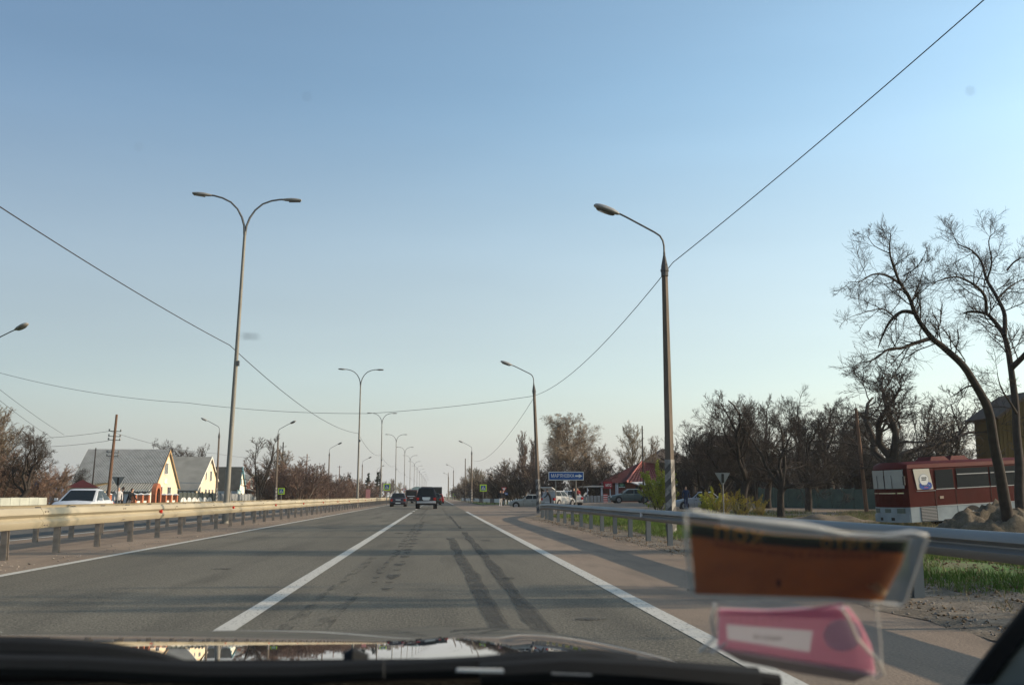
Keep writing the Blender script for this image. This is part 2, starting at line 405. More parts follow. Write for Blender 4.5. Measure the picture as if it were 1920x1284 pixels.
# verge grass sheet beyond it, dirt patch near the bus
def patch(name, x0, x1, y0, y1, dz, mt, seed, nx=24, ny=40, rag=0.8):
    vs, fs = [], []
    for j in range(ny + 1):
        y = y0 + (y1 - y0) * j / ny
        a = x0 + rag * mnoise.noise(Vector((seed, y * 0.5, 0))); b = x1 + rag * mnoise.noise(Vector((seed + 9, y * 0.4, 0)))
        for i in range(nx + 1):
            x = a + (b - a) * i / nx
            vs.append((x, y + (rag * mnoise.noise(Vector((x * 0.5, seed, 3))) if j in (0, ny) else 0), gh(x, y) + dz * min(1, 4 * min(i, nx - i, j, ny - j) / nx) + 0.005))
    for j in range(ny):
        for i in range(nx):
            q = j * (nx + 1) + i; fs.append((q, q + 1, q + nx + 2, q + nx + 1))
    return tag(link(name, npmesh(name, vs, quads=fs, mats=mt, smooth=True)), kind='structure')
patch('grass_verge', 5.9, 8.9, -12, 50, 0.03, M['grassland'], 1, 8, 80, 0.3)
patch('grass_verge', 10.4, 17, -8, 50, 0.03, M['grassland'], 2, 10, 60, 0.6)
patch('dirt_ground', 17.5, 31, 28, 52, 0.04, M['dirt'], 4)
patch('grass_verge', -26, -20.6, 20, 200, 0.03, M['grassland'], 3, 6, 80, 0.4)

# tyre marks: two long skids, a broken tread print, faint old ones
def streak(pts, w0, seed, wob=0.04, st=0.35):
    vs, fs = [], []
    pts = [Vector((a, b, 0)) for a, b in pts]; k = 0
    for i in range(len(pts) - 1):
        n = max(1, int((pts[i + 1] - pts[i]).length / st))
        for j in range(n):
            p = pts[i].lerp(pts[i + 1], j / n)
            ww = w0 * (0.85 + 0.5 * mnoise.noise(Vector((p.y * 0.5, seed, 0)))); dx = wob * mnoise.noise(Vector((p.y * 0.7, seed + 4, 0)))
            end = min(1, 0.25 + 0.25 * min(k, 99)); vs += [(p.x + dx - ww / 2 * end, p.y, 0.012), (p.x + dx + ww / 2 * end, p.y, 0.012)]; k += 1
    for i in range(len(vs) // 2 - 1): fs.append((2 * i, 2 * i + 1, 2 * i + 3, 2 * i + 2))
    return vs, fs
def marks(lst, mt=None):
    m = MB()
    for a in lst: m.add(*streak(*a))
    tag(m.build('tyre_mark', mt or M['tyre_mark'], fix=False), kind='structure')
marks([([(0.58, 5.5), (0.54, 8.1), (0.50, 12), (0.42, 18), (0.37, 26)], 0.22, 1)])
marks([([(0.84, 5.5), (0.87, 9), (0.88, 14), (0.86, 20), (0.82, 30)], 0.19, 2), ([(0.80, 33), (0.75, 40), (0.7, 55)], 0.12, 9)])
dash = []
r_ = random.Random(3)
y = 11.5
while y < 42:
    L = r_.uniform(0.25, 0.9); dash.append(([(-0.58 + r_.uniform(-.02, .02), y), (-0.57, y + L)], 0.20 + r_.uniform(-.04, .03), r_.random() * 50, 0.02, 0.1))
    y += L + r_.uniform(0.12, 0.8)
y = 12.5
while y < 40:
    L = r_.uniform(0.2, 0.6); dash.append(([(-0.80 + r_.uniform(-.02, .02), y), (-0.79, y + L)], 0.16, r_.random() * 50, 0.02, 0.1))
    y += L + r_.uniform(0.2, 0.9)
marks(dash)
faint = worn_mat('faint_tyre_mark', (0.035, 0.034, 0.032), 0.45, 1.0, 4, (2.5, 0.5, 1))
marks([([(-0.98, 5.5), (-0.94, 9), (-0.90, 11.5)], 0.17, 21), ([(-1.25, 6.5), (-1.2, 12), (-1.1, 18)], 0.15, 22), ([(-0.85, 14), (-0.7, 20), (-0.72, 60)], 0.12, 24), ([(0.6, 45), (0.5, 90)], 0.2, 25), ([(-0.9, 50), (-0.8, 100)], 0.2, 26)], faint)
m = MB()
for (x, y, a, b) in [(1.35, 8.7, .17, .10), (0.95, 13, .1, .2), (-3.2, 15, .2, .12), (1.2, 24, .15, .3), (-4.3, 9.5, .3, .2), (3.1, 11.2, .25, .3), (-1.1, 29, .2, .4)]:
    vs = [(x + a * math.cos(t) * (0.8 + 0.4 * mnoise.noise(Vector((t, x, y)))), y + b * math.sin(t) * (0.8 + 0.4 * mnoise.noise(Vector((x, t, y)))), 0.012) for t in np.linspace(0, 2 * math.pi, 13)[:-1]]
    m.add(vs, [tuple(range(12))])
tag(m.build('tar_patch', M['tyre_mark'], fix=False), kind='structure')

# ------------------------------------------------------------------ guardrails
def wbeam(H=0.36, t=0.0):
    "profile (out, up) of a W beam, out towards the traffic"
    h = H
    return [(0.00, 0), (0.02, 0.005), (0.075, 0.07 * h / .31), (0.08, 0.10 * h / .31), (0.012, 0.145 * h / .31), (0.012, 0.165 * h / .31), (0.08, 0.21 * h / .31), (0.075, 0.24 * h / .31), (0.02, h - 0.005), (0.0, h)]
def beam_mesh(L, H, side, lap=0.01):
    P = wbeam(H); v = []; n = len(P)
    for y in (0, L):
        for o, z in P: v.append((side * o, y, z))
        for o, z in reversed(P): v.append((side * (o - 0.006), y, z))
    N = 2 * n; f = [(i, (i + 1) % N, N + (i + 1) % N, N + i) for i in range(N)]
    m = MB(); m.add(v, f); m.add(v, [tuple(range(N)), tuple(range(2 * N - 1, N - 1, -1))])
    # bolts at the joint
    for yy in (0.08, 0.20):
        for zz in (0.055, 0.30):
            if zz < H: m.cyl((yy, zz), 0.014, min(side * 0.07, side * 0.09), max(side * 0.07, side * 0.09), 'x', 6, 1)
    return m.mesh('rail_section', [M['galv'], M['post_steel']], smooth=True)
refl_red = mat('red_reflector', (0.55, 0.03, 0.02), 0.3); refl_white = mat('white_reflector', (0.7, 0.7, 0.7), 0.3)
def guardrail(x, y0, y1, z0, H, side, sp, label, mt_post, posth=None, red=(), L=4.5, name='guardrail', mt_beam=None, foot=0.0):
    root = empty(name, (x, y0, 0), 0, label, 'guardrail')
    bm_ = beam_mesh(L, H, side); 
    if mt_beam: bm_.materials[0] = mt_beam
    n = int(math.ceil((y1 - y0) / L))
    for i in range(n):
        o = link('rail_section', bm_, root); o.location = (side * 0.006 * (i % 2), i * L, z0); o.rotation_euler = (0, R(r_.uniform(-.6, .6)), 0)
    pm = MB(); pm.box(-0.05, 0.05, -0.035, 0.035, foot, z0 + H - 0.05); pm.box(0.05 * side, 0.012 * side, -0.03, 0.03, 0, 0)
    pm = MB(); pm.box(-0.055, 0.055, -0.04, -0.033, foot, z0 + H - 0.04); pm.box(-0.055, 0.055, 0.033, 0.04, foot, z0 + H - 0.04); pm.box(-0.004, 0.004, -0.033, 0.033, foot, z0 + H - 0.04)
    me = pm.mesh('post', mt_post)
    k = 0; y = sp * 0.4
    while y < y1 - y0 and k < 290:
        o = link('post', me, root); o.location = (-side * 0.07, y, 0); o.rotation_euler = (R(r_.uniform(-.8, .8)), R(r_.uniform(-.8, .8)), R(r_.uniform(-3, 3)))
        y += sp; k += 1
    rm = MB(); rm.cyl((0, 0), 0.045, min(side * 0.02, side * 0.075), max(side * 0.02, side * 0.075), 'x', 12); rmesh = rm.mesh('reflector', refl_red)
    for yy in red:
        o = link('reflector', rmesh, root); o.location = (side * 0.012, yy - y0, z0 + H * 0.5)
    return root
guardrail(-7.28, -4.0, 470, 0.50, 0.37, 1, 2.27, 'long galvanised guardrail on the near side of the median, red reflectors on it', M['post_steel'], red=[26.2 + 9.1 * k for k in range(18)])
guardrail(-9.62, -4.0, 470, 0.50, 0.37, -1, 2.27, 'second guardrail facing the oncoming road, behind the near median rail', M['post_steel'])
# right rail: straight, then its last sections flare outwards and dip
rr = empty('guardrail', (5.0, 3.0, 0), 0, 'grey guardrail along the right shoulder with its end bent outwards', 'guardrail')
bmr = beam_mesh(4.0, 0.27, -1); bmr.materials[0] = M['galv_dull']
path = [Vector((5.0, 3 + 4 * i, 0.50)) for i in range(11)]
ang = [0, 4, 9, 16]
for a_ in ang: path.append(path[-1] + Vector((math.sin(R(a_)) * 3.0, math.cos(R(a_)) * 3.0, -0.045)))
for i in range(len(path) - 1):
    d = path[i + 1] - path[i]
    o = link('rail_section', bmr, rr); o.location = path[i] - Vector((5.0, 3.0, 0)) - Vector((0.006 * (i % 2), 0, 0))
    o.scale = (1, (d.length + 0.04) / 4.0, 1); o.rotation_euler = (math.atan2(d.z, d.xy.length), 0, -math.atan2(d.x, d.y))
pm = MB(); pm.box(-0.055, 0.055, -0.045, -0.037, -0.08, 0.74); pm.box(-0.055, 0.055, 0.037, 0.045, -0.08, 0.74); pm.box(-0.004, 0.004, -0.037, 0.037, -0.08, 0.74)
pme = pm.mesh('post', M['galv_dull'])
yy = 3.5
pts_ = []
while yy < 47: pts_.append((5.0, yy, 0)); yy += 2.19
for t in (0.3, 1.0, 1.7, 2.4, 3.1, 3.7):
    i = 11 + int(t) - 1; fr = t - int(t); p = path[min(i + 1, len(path) - 1)] if fr == 0 else path[min(i, 13)].lerp(path[min(i + 1, 14)], fr)
    pts_.append((p.x, p.y, (p.z - 0.5)))
for (px_, py_, pz_) in pts_:
    o = link('post', pme, rr); o.location = (px_ - 5.0 + 0.07, py_ - 3.0, min(0, pz_)); o.rotation_euler = (R(r_.uniform(-1, 1)), R(r_.uniform(-1, 1)), R(r_.uniform(-3, 3)))
rm = MB(); rm.box(-0.03, 0.0, -0.04, 0.04, -0.05, 0.05); rm.box(0.0, 0.015, -0.055, 0.055, -0.065, 0.065)
for yy in (12.2, 23.3): 
    o = link('reflector', rm.mesh('reflector', [refl_white]), rr); o.location = (-0.065, yy - 3, 0.635)

# ------------------------------------------------------------------ double lamps on the median
def cobra_head(m, p, d, up, L=0.75, Wd=0.14, mi=0, gi=1):
    "flat lantern starting at p, pointing along d"
    d = d.normalized(); s_ = d.cross(up).normalized(); u = s_.cross(d).normalized()
    st = [(0, .05, .035, -.04), (.15, .09, .05, -.06), (.42, Wd, .075, -.075), (.70, Wd * 1.05, .07, -.075), (1.0, Wd * .8, .03, -.05)]
    vs = []; K = 8
    for t, hw, hu, hd in st:
        for k in range(K):
            a = 2 * math.pi * k / K + math.pi / 8
            c, sn = math.cos(a), math.sin(a)
            vs.append(p + d * (t * L) + s_ * (hw * c) + u * ((hu if sn > 0 else -hd) * sn))
    fs = [(i * K + k, i * K + (k + 1) % K, (i + 1) * K + (k + 1) % K, (i + 1) * K + k) for i in range(len(st) - 1) for k in range(K)]
    fs += [tuple(range(K - 1, -1, -1)), tuple(range((len(st) - 1) * K, len(st) * K))]
    m.add(vs, fs, mi)
def glass_under(p, d, up, L=0.75, Wd=0.12):
    d = d.normalized(); s_ = d.cross(up).normalized(); u = s_.cross(d).normalized(); m = MB()
    m.slab([p + d * L * .35 - s_ * Wd - u * .085, p + d * L * .95 - s_ * Wd * .8 - u * .07, p + d * L * .95 + s_ * Wd * .8 - u * .07, p + d * L * .35 + s_ * Wd - u * .085], 0.02)
    return m
DH = 13.45
def double_lamp():
    root = empty('double_street_lamp', (0, 0, 0))
    m = MB(); m.tube([(0, 0, -0.1), (0, 0, 0.6), (0, 0, 2.2), (0, 0, 6), (0, 0, DH - 1.45)], [0.13, 0.125, 0.10, 0.085, 0.06], 10)
    m.cyl((0, 0), 0.2, -0.05, 0.06, 'z', 10)
    m.build('pole', M['pole'], root, smooth=True)
    m = MB(); m.tube([(0.13, 0, 0.7), (0.135, 0, 1.3)], 0.02, 4); m.box(0.06, 0.14, -0.09, 0.09, 6.35, 6.55); m.build('bracket', M['arm'], root)
    for s in (-1, 1):
        pts = [(0.02 * s, 0, DH - 1.6), (0.05 * s, 0, DH - 1.2), (0.16 * s, 0, DH - 0.85), (0.36 * s, 0, DH - 0.5), (0.65 * s, 0, DH - 0.22), (1.0 * s, 0, DH - 0.06), (1.35 * s, 0, DH + 0.02), (1.5 * s, 0, DH + 0.03)]
        a = MB().tube(pts, [0.045] * 3 + [0.038] * 5, 8).build('arm', M['arm'], root, smooth=True)
        m = MB(); cobra_head(m, Vector((1.45 * s, 0, DH + 0.03)), Vector((s, 0, 0.06 if s < 0 else 0.02)), Vector((0, 0, 1)), 0.78)
        h = m.build('lamp_head', M['lamp'], root, smooth=True)
        glass_under(Vector((1.45 * s, 0, DH + 0.03)), Vector((s, 0, 0.06 if s < 0 else 0.02)), Vector((0, 0, 1)), 0.78).build('lens', M['lampglass'], h)
    return root
dl = double_lamp()
nth = ['nearest', 'second nearest', 'third nearest', 'fourth nearest', 'fifth nearest', 'sixth nearest', 'seventh nearest']
DL = []
for k in range(15):
    o = dl if k == 0 else copy_tree(dl)
    Y = 39.7 + 52.2 * k
    if k: Y = 95.4 + 51 * (k - 1)
    XX = -7.75 if k == 1 else -8.43
    o.location = (XX, Y, 0.0); o.rotation_euler = (R(0.3), R(1.3) if k == 0 else R(r_.uniform(-.4, .4)), R(r_.uniform(-3, 3)))
    DL.append(Vector((-8.43, Y, 0)))
    tag(o, 'two-armed grey street lamp on the median, %s of the row' % nth[k] if k < 7 else 'tiny two-armed street lamp far down the median row', 'street lamp', 'two-armed lamps along the median')

# ------------------------------------------------------------------ single concrete lamp posts
def single_lamp(H=8.98, arm=1.32, stripes=True, big=True, top=0.085, bot=0.14, hl=7.45):
    root = empty('street_lamp', (0, 0, 0))
    m = MB(); m.tube([(0, 0, -0.3), (0, 0, hl * .5), (0, 0, hl)], [bot, (bot + top) / 2, top], 4)
    p = m.build('post', M['concrete'], root)
    p.rotation_euler = (0, 0, 0)
    if stripes:
        m = MB(); m.tube([(0, 0, 0.0), (0, 0, 2.05)], [bot + .006, bot * .93 + .006], 4); b = m.build('painted_base', M['whitewash'], root)
        m = MB()
        rr_ = bot / math.sqrt(2) + 0.006
        for k in range(5):
            z = 0.10 + k * 0.38
            for ang_ in range(4):
                a_ = R(45 + 90 * ang_); c, s = math.cos(a_), math.sin(a_)
                w_ = rr_ * (1 - 0.03 * k)
                def P(t, zz): return (c * (w_ + .006) - s * t * w_, s * (w_ + .006) + c * t * w_, zz)
                m.quad(P(-1, z), P(1, z + 0.16), P(1, z + 0.34), P(-1, z + 0.18))
        m.build('stripe', M['blackpaint'], b, fix=False)
    m = MB(); m.tube([(0, 0, hl - 0.25), (0, 0, hl + 0.02), (0, 0, hl + 0.35), (0, 0, hl + 0.45)], [top + .02, top + .015, 0.035, 0.03], 8); m.tube([(0, 0, hl - .12), (0, 0, hl - .06)], top + .035, 8)
    m.build('collar', M['blackpaint'], root, smooth=True)
    pts = [(0, 0, hl + .35), (0, 0, hl + 0.62), (-0.03, 0, hl + 0.78), (-0.11, 0, hl + 0.92), (-0.26, 0, hl + 1.02), (-arm + .25, 0, H - 0.08), (-arm, 0, H + 0.04)]
    MB().tube(pts, 0.028, 8).build('arm', M['arm'], root, smooth=True)
    d = Vector((-1, 0.25, 0.42)) if big else Vector((-1, 0, 0.3))
    m = MB(); P0 = Vector((-arm + 0.05, 0, H + 0.0)); d.normalize(); s_ = d.cross(Vector((0, 0, 1))).normalized(); u = s_.cross(d)
    # oval teardrop lantern
    vs = []; K = 12; st = [(0, .05), (.06, .10), (.22, .16), (.44, .185), (.62, .165), (.74, .11), (.78, .04)]
    for t, hw in st:
        for k in range(K):
            a_ = 2 * math.pi * k / K; vs.append(P0 + d * t + s_ * (hw * math.cos(a_)) + u * (hw * (0.62 if math.sin(a_) > 0 else 0.35) * math.sin(a_)))
    m.add(vs, [(i * K + k, i * K + (k + 1) % K, (i + 1) * K + (k + 1) % K, (i + 1) * K + k) for i in range(len(st) - 1) for k in range(K)] + [tuple(range(K - 1, -1, -1)), tuple(range(6 * K, 7 * K))])
    h = m.build('lamp_head', M['lamp'], root, smooth=True)
    m = MB(); m.add([P0 + d * (.40 + .29 * math.cos(t)) + s_ * (.15 * math.sin(t)) - u * (.055 + .012) for t in np.linspace(0, 2 * math.pi, 17)[:-1]] + [P0 + d * (.40 + .25 * math.cos(t)) + s_ * (.12 * math.sin(t)) - u * .095 for t in np.linspace(0, 2 * math.pi, 17)[:-1]],
          [(i, (i + 1) % 16, 16 + (i + 1) % 16, 16 + i) for i in range(16)] + [tuple(range(16, 32))])
    m.build('lens', M['lampglass'], h, smooth=True)
    return root
slp = single_lamp()
SL = []
def put_lamp(px, py, Y, label, rz=0, sc_=1.0, tilt=0, first=False, z=None, grp='single lamps along the right side'):
    o = slp if first else copy_tree(slp)
    p = at(px, py, Y); z = z if z is not None else gh(p.x, Y)
    o.location = (p.x, Y, z); o.rotation_euler = (0, R(tilt), rz); o.scale = (sc_,) * 3
    tag(o, label, 'street lamp', grp); SL.append(o); return o
put_lamp(1259, 1005, 26.1, 'tall concrete street lamp just behind the right guardrail, striped black and white base', 0, 1, 0.0, True, 0.02)
put_lamp(1011, 950, 58.0, 'leaning concrete street lamp left of the blue town sign, second on the right', 0, 1.0, -2.2)
put_lamp(884, 936, 152, 'concrete street lamp on the right near the crossing sign, third on the right', 0, 1.05, 0)
put_lamp(850, 934, 265, 'small far street lamp on the right before the tree belt, fourth on the right', 0, 1.05, 0)
put_lamp(841, 933, 360, 'tiny far street lamp on the right near the vanishing point', 0, 1.05, 0)
# left verge lamps (facing the oncoming road)
put_lamp(-52, 960, 45.0, 'lamp head reaching in from the left edge on a post out of frame', R(176), .955, 0, z=0, grp='single lamps along the left side')
put_lamp(405, 940, 92.0, 'wood-brown lamp post before the dark-roofed house, its arm to the left', R(0), 0.90, 0, grp='single lamps along the left side')
put_lamp(517, 938, 105.0, 'concrete lamp post left of the green-framed crossing sign, arm to the right', R(170), 0.98, 0, grp='single lamps along the left side')
put_lamp(615, 936, 147.0, 'concrete lamp post against the brown thicket, arm to the right', R(170), 0.98, 0, grp='single lamps along the left side')
put_lamp(678, 934, 200.0, 'far lamp post left of the median row, partly behind a median lamp', R(170), 0.98, 0, grp='single lamps along the left side')
put_lamp(706, 934, 255.0, 'farthest lamp post of the left verge before the dark conifer', R(170), 0.98, 0, grp='single lamps along the left side')

# ------------------------------------------------------------------ wooden/utility poles and wires
def utility(px, Y, H, label, tilt=0.0, crosses=(), r0=.15, mt='wood', name='utility_pole'):
    p = at(px, 940, Y); g = gh(p.x, Y)
    root = empty(name, (p.x, Y, g), 0, label, 'pole'); root.rotation_euler = (0, R(tilt), R(r_.uniform(-20, 20)))
    m = MB(); m.tube([(0, 0, -.3), (0, 0, H * .5), (0, 0, H)], [r0, r0 * .82, r0 * .62], 8); m.build('mast', M[mt], root, smooth=True)
    for z in crosses:
        c = MB(); c.tube([(-.42, 0, z), (.42, 0, z)], .025, 5)
        cm = c.build('cross_arm', M['arm'], root)
        for s in (-.38, .38): MB().cyl((s, 0), .05, z + .02, z + .14, 'z', 6).build('insulator', M['whitewash'], cm)
    return root
utility(201, 68, 6.7, 'brown wooden utility pole left of the big grey roof, short cross arms', 2.2, (5.55, 5.2, 4.95, 4.1, 3.85), .13)
utility(170, 84, 5.2, 'thin dark pole behind the left end of the grey roof', 1.5, (), .07, 'bark', 'thin_pole')
utility(573, 175, 8.6, 'slim far utility pole above the brown thicket', 0, (8.0,), .13)
utility(635, 210, 7.6, 'dark far pole with a short crossbar beyond the thicket', 0, (7.3,), .12)
utility(527, 130, 8.2, 'dark pole with crossbar standing in the thicket', 0, (7.6,), .12, 'bark')
utility(872, 205, 9.0, 'tall grey pole between the third lamp and the tree belt', 0, (), .14, 'concrete')
utility(1624, 64, 7.2, 'dark pole leaning in front of the old gnarled tree', -3.5, (), .15, 'wood')
utility(1207, 92, 7.5, 'thin dark pole behind the red cafe roof', 0, (), .09, 'bark', 'thin_pole')
utility(840, 330, 9, 'far pole among the pale trees near the vanishing point', 0, (), .14, 'concrete')
def wire(label, pts, rad, sag=None, seg=14, name='cable'):
    P = []
    for i in range(len(pts) - 1):
        a, b = Vector(pts[i]), Vector(pts[i + 1]); s = sag[i] if hasattr(sag, '__len__') else (sag or 0)
        for k in range(seg + (i == len(pts) - 2)):
            t = k / seg; p = a.lerp(b, t); p.z -= 4 * s * t * (1 - t); P.append(p)
    m = MB(); m.tube(P, rad, 5); o = m.build(name, M['wire'], None, smooth=True, fix=False)
    return tag(o, label, 'cable')
# along the median lamps
wz = at(446, 648, 39.7).z
wire('black cable sagging along the median lamps from the upper left edge', [at(-40, 362, 22), Vector((-8.55, 39.6, wz))] + [Vector((-7.85 if k == 1 else -8.55, 95.4 + 51 * (k - 1), wz)) for k in range(1, 8)], 0.016, [0.12] + [0.75] * 7)
# along the right lamps, arriving from the upper right
p0 = at(1262, 492, 26.05)
wire('black cable from the top right edge along the right-hand lamp posts', [at(1885, -35, 15.5), p0, at(1004, 741, 57.95), at(884, 862, 152)], 0.012, [0.08, 0.62, 1.5])
wire('thin cable crossing the road from the second right lamp to the far left', [at(1002, 742, 57.9), at(690, 775, 62), at(350, 755, 66), at(-60, 682, 66)], 0.013, [.12, .2, .45])
wire('faint thin wire in the top left corner of the village', [at(-20, 715, 50), at(120, 815, 80)], 0.011, 0.1)
wire('faint second wire just under the top left one', [at(-20, 735, 50), at(100, 822, 80)], 0.011, 0.1)
wire('faint wire from the wooden pole to the left trees', [at(205, 808, 68), at(20, 822, 72)], 0.012, 0.15)
wire('faint lower wire from the wooden pole to the left trees', [at(204, 826, 68), at(20, 838, 72)], 0.012, 0.15)
wire('faint wire from the wooden pole to the brown lamp post', [at(206, 808, 68), at(405, 850, 92), at(520, 855, 130)], 0.012, 0.3)
# ------------------------------------------------------------------ trees
def unit(a): return a / (np.linalg.norm(a, axis=-1, keepdims=True) + 1e-9)
def children(rs, P, Rd, n, t0, t1, lf, ang, up=0.0, curl=0.0, gnarl=0.1, seg=4, rf=0.55, lmin=0.0, taper=0.25, tipshort=0.5, droop=0.0):
    """P (N,K,3) parent polylines, Rd (N,K) radii. Grow n children on each. lf: length as a share of the parent's length."""
    N, K, _ = P.shape
    plen = np.linalg.norm(np.diff(P, axis=1), axis=2).sum(1)
    t = t0 + (t1 - t0) * ((np.arange(n)[None] + rs.uniform(0, 1, (N, n))) / n)
    x = t * (K - 1); i = np.clip(x.astype(int), 0, K - 2); f = (x - i)[..., None]
    ar = np.arange(N)[:, None]
    a, b = P[ar, i], P[ar, i + 1]; base = a * (1 - f) + b * f
    tan = unit(b - a); r0 = Rd[ar, i] * (1 - f[..., 0]) + Rd[ar, i + 1] * f[..., 0]
    rnd = unit(rs.normal(size=(N, n, 3))); side = unit(rnd - tan * (rnd * tan).sum(-1, keepdims=True))
    an = np.radians(rs.uniform(ang[0], ang[1], (N, n)))[..., None]
    d = tan * np.cos(an) + side * np.sin(an)
    d[..., 2] += up; d = unit(d)
    L = np.maximum(lmin, plen[:, None] * lf * (1 - tipshort * t) * rs.uniform(0.65, 1.25, (N, n)))
    M_ = N * n; base = base.reshape(M_, 3); d = d.reshape(M_, 3); L = L.reshape(M_); r0 = r0.reshape(M_)
    pts = [base]; st = (L / seg)[:, None]
    for k in range(seg):
        d = unit(d + rs.normal(0, gnarl, (M_, 3)) + np.array([0, 0, curl - droop * (k / seg)])); pts.append(pts[-1] + d * st)
    Q = np.stack(pts, 1); rr = (r0 * rf)[:, None] * np.linspace(1, taper, seg + 1)[None]
    return Q, rr
def tubes(P, Rd, sides, rmin=0.0):
    N, K, _ = P.shape; Rd = np.maximum(Rd, rmin)
    T = np.zeros_like(P); T[:, 1:-1] = P[:, 2:] - P[:, :-2]; T[:, 0] = P[:, 1] - P[:, 0]; T[:, -1] = P[:, -1] - P[:, -2]
    T = unit(T); ref = np.where(np.abs(T[:, :1, 2:3]) > 0.8, np.array([[[1.0, 0.2, 0]]]), np.array([[[0, 0, 1.0]]]))
    U = unit(np.cross(T, np.broadcast_to(ref, T.shape))); V = np.cross(T, U)
    a = 2 * np.pi * np.arange(sides) / sides
    ring = P[:, :, None] + (U[:, :, None] * np.cos(a)[None, None, :, None] + V[:, :, None] * np.sin(a)[None, None, :, None]) * Rd[:, :, None, None]
    v = ring.reshape(-1, 3); idx = np.arange(N * K * sides).reshape(N, K, sides)
    q = np.stack([idx[:, :-1], np.roll(idx, -1, 2)[:, :-1], np.roll(idx, -1, 2)[:, 1:], idx[:, 1:]], -1).reshape(-1, 4)
    return v, q
def merge(parts):
    vs, qs, o = [], [], 0
    for v, q in parts: vs.append(v); qs.append(q + o); o += len(v)
    return np.concatenate(vs), np.concatenate(qs)
def leaves(rs, P, n, size, spread=0.1):
    "small leaf quads scattered along twigs"
    N, K, _ = P.shape; i = rs.randint(0, N, n); k = rs.randint(0, K - 1, n); f = rs.uniform(0, 1, (n, 1))
    c = P[i, k] * (1 - f) + P[i, k + 1] * f + rs.normal(0, spread, (n, 3))
    a = unit(rs.normal(size=(n, 3))); b = unit(np.cross(a, rs.normal(size=(n, 3)))); s = size * rs.uniform(.6, 1.3, (n, 1))
    v = np.stack([c - a * s, c + b * s * .5, c + a * s, c - b * s * .5], 1).reshape(-1, 3)
    return v, np.arange(4 * n).reshape(n, 4)
def line(rs, p, d, L, seg, gn, curl=0.0):
    pts = [np.array(p, float)]; d = unit(np.array(d, float))
    for k in range(seg): d = unit(d + rs.normal(0, gn, 3) + np.array([0, 0, curl])); pts.append(pts[-1] + d * L / seg)
    return np.stack(pts)[None]
TREES = {}
M['twig_birch'] = mat('twig_birch', (0.24, 0.175, 0.115), 0.95, 0, 0.25, 0.6)
def reg(kind, trunk_parts, crown_parts, mt, mc, extra=None):
    tv, tq = merge(trunk_parts); cv, cq = merge(crown_parts)
    me1 = npmesh('trunk', tv, quads=tq, mats=mt, smooth=True); me2 = npmesh('crown', cv, quads=cq, mats=mc)
    ex = None
    if extra is not None: ex = (extra[0], npmesh(extra[0], extra[1][0], quads=extra[1][1], mats=extra[2]))
    TREES.setdefault(kind, []).append((me1, me2, ex, float(max(cv[:, 2].max(), tv[:, 2].max()))))
def rad(P, r0, r1): return np.linspace(r0, r1, P.shape[1])[None].repeat(P.shape[0], 0)

def orchard(seed):      # old spreading fruit tree, short trunk, crooked limbs
    rs = np.random.RandomState(seed)
    T = line(rs, (0, 0, -.2), (0.1, 0, 1), 2.6, 5, 0.10); rT = rad(T, .26, .20)
    L1, r1 = children(rs, T, rT, 5, .65, 1.0, 2.1, (25, 65), .25, .06, .26, 8, .62, tipshort=.1, taper=.25)
    L2, r2 = children(rs, L1, r1, 8, .18, 1.0, .56, (30, 75), .12, .05, .26, 6, .50, tipshort=.35)
    L3, r3 = children(rs, L2, r2, 7, .12, 1.0, .60, (30, 75), .15, .05, .2, 4, .50)
    L4, r4 = children(rs, L3, r3, 6, .1, 1.0, .66, (25, 65), .12, .05, .18, 3, .55)
    L5, r5 = children(rs, L4, r4, 5, .1, 1.0, .80, (20, 55), .12, .03, .15, 2, .6)
    reg('orchard', [tubes(T, rT, 9), tubes(L1, r1, 7)], [tubes(L2, r2, 5, .012), tubes(L3, r3, 4, .009), tubes(L4, r4, 3, .006), tubes(L5, r5, 3, .0045)], M['bark'], M['twig'])
def tall(seed, kind='tall', mt='bark_grey', mc='twig_brown'):     # round-headed park tree
    rs = np.random.RandomState(seed)
    T = line(rs, (0, 0, -.2), (0, 0, 1), 9.5, 9, 0.06); rT = rad(T, .24, .06)
    L1, r1 = children(rs, T, rT, 20, .2, 1.0, .50, (25, 58), .25, .12, .10, 6, .55, tipshort=.5)
    L2, r2 = children(rs, L1, r1, 9, .18, 1.0, .48, (25, 60), .15, .08, .12, 4, .6, tipshort=.3)
    L3, r3 = children(rs, L2, r2, 7, .1, 1.0, .5, (25, 60), .15, .06, .12, 3, .6)
    L4, r4 = children(rs, L3, r3, 7, .1, 1.0, .6, (20, 55), .12, .05, .1, 1, .6)
    reg(kind, [tubes(T, rT, 7), tubes(L1, r1, 5)], [tubes(L2, r2, 4, .014), tubes(L3, r3, 3, .011), tubes(L4, r4, 3, .008)], M[mt], M[mc])
def birch(seed):     # dense fine hanging twigs, tan
    rs = np.random.RandomState(seed)
    T = line(rs, (0, 0, -.2), (0.03, 0, 1), 10.5, 10, 0.04); rT = rad(T, .20, .04)
    L1, r1 = children(rs, T, rT, 30, .12, .97, .52, (25, 58), .25, .05, .08, 7, .5, tipshort=.62)
    L2, r2 = children(rs, L1, r1, 11, .12, 1.0, .42, (25, 60), .05, .0, .10, 4, .6, lmin=.5)
    L3, r3 = children(rs, L2, r2, 8, .1, 1.0, .75, (20, 60), -.1, -.05, .12, 3, .6, droop=.15)
    L4, r4 = children(rs, L3, r3, 5, .1, 1.0, .7, (15, 50), -.1, -.1, .1, 1, .6)
    reg('birch', [tubes(T, rT, 7), tubes(L1, r1, 4)], [tubes(L2, r2, 3, .012), tubes(L3, r3, 3, .009), tubes(L4, r4, 3, .007)], M['birchbark'], M['twig_birch'])
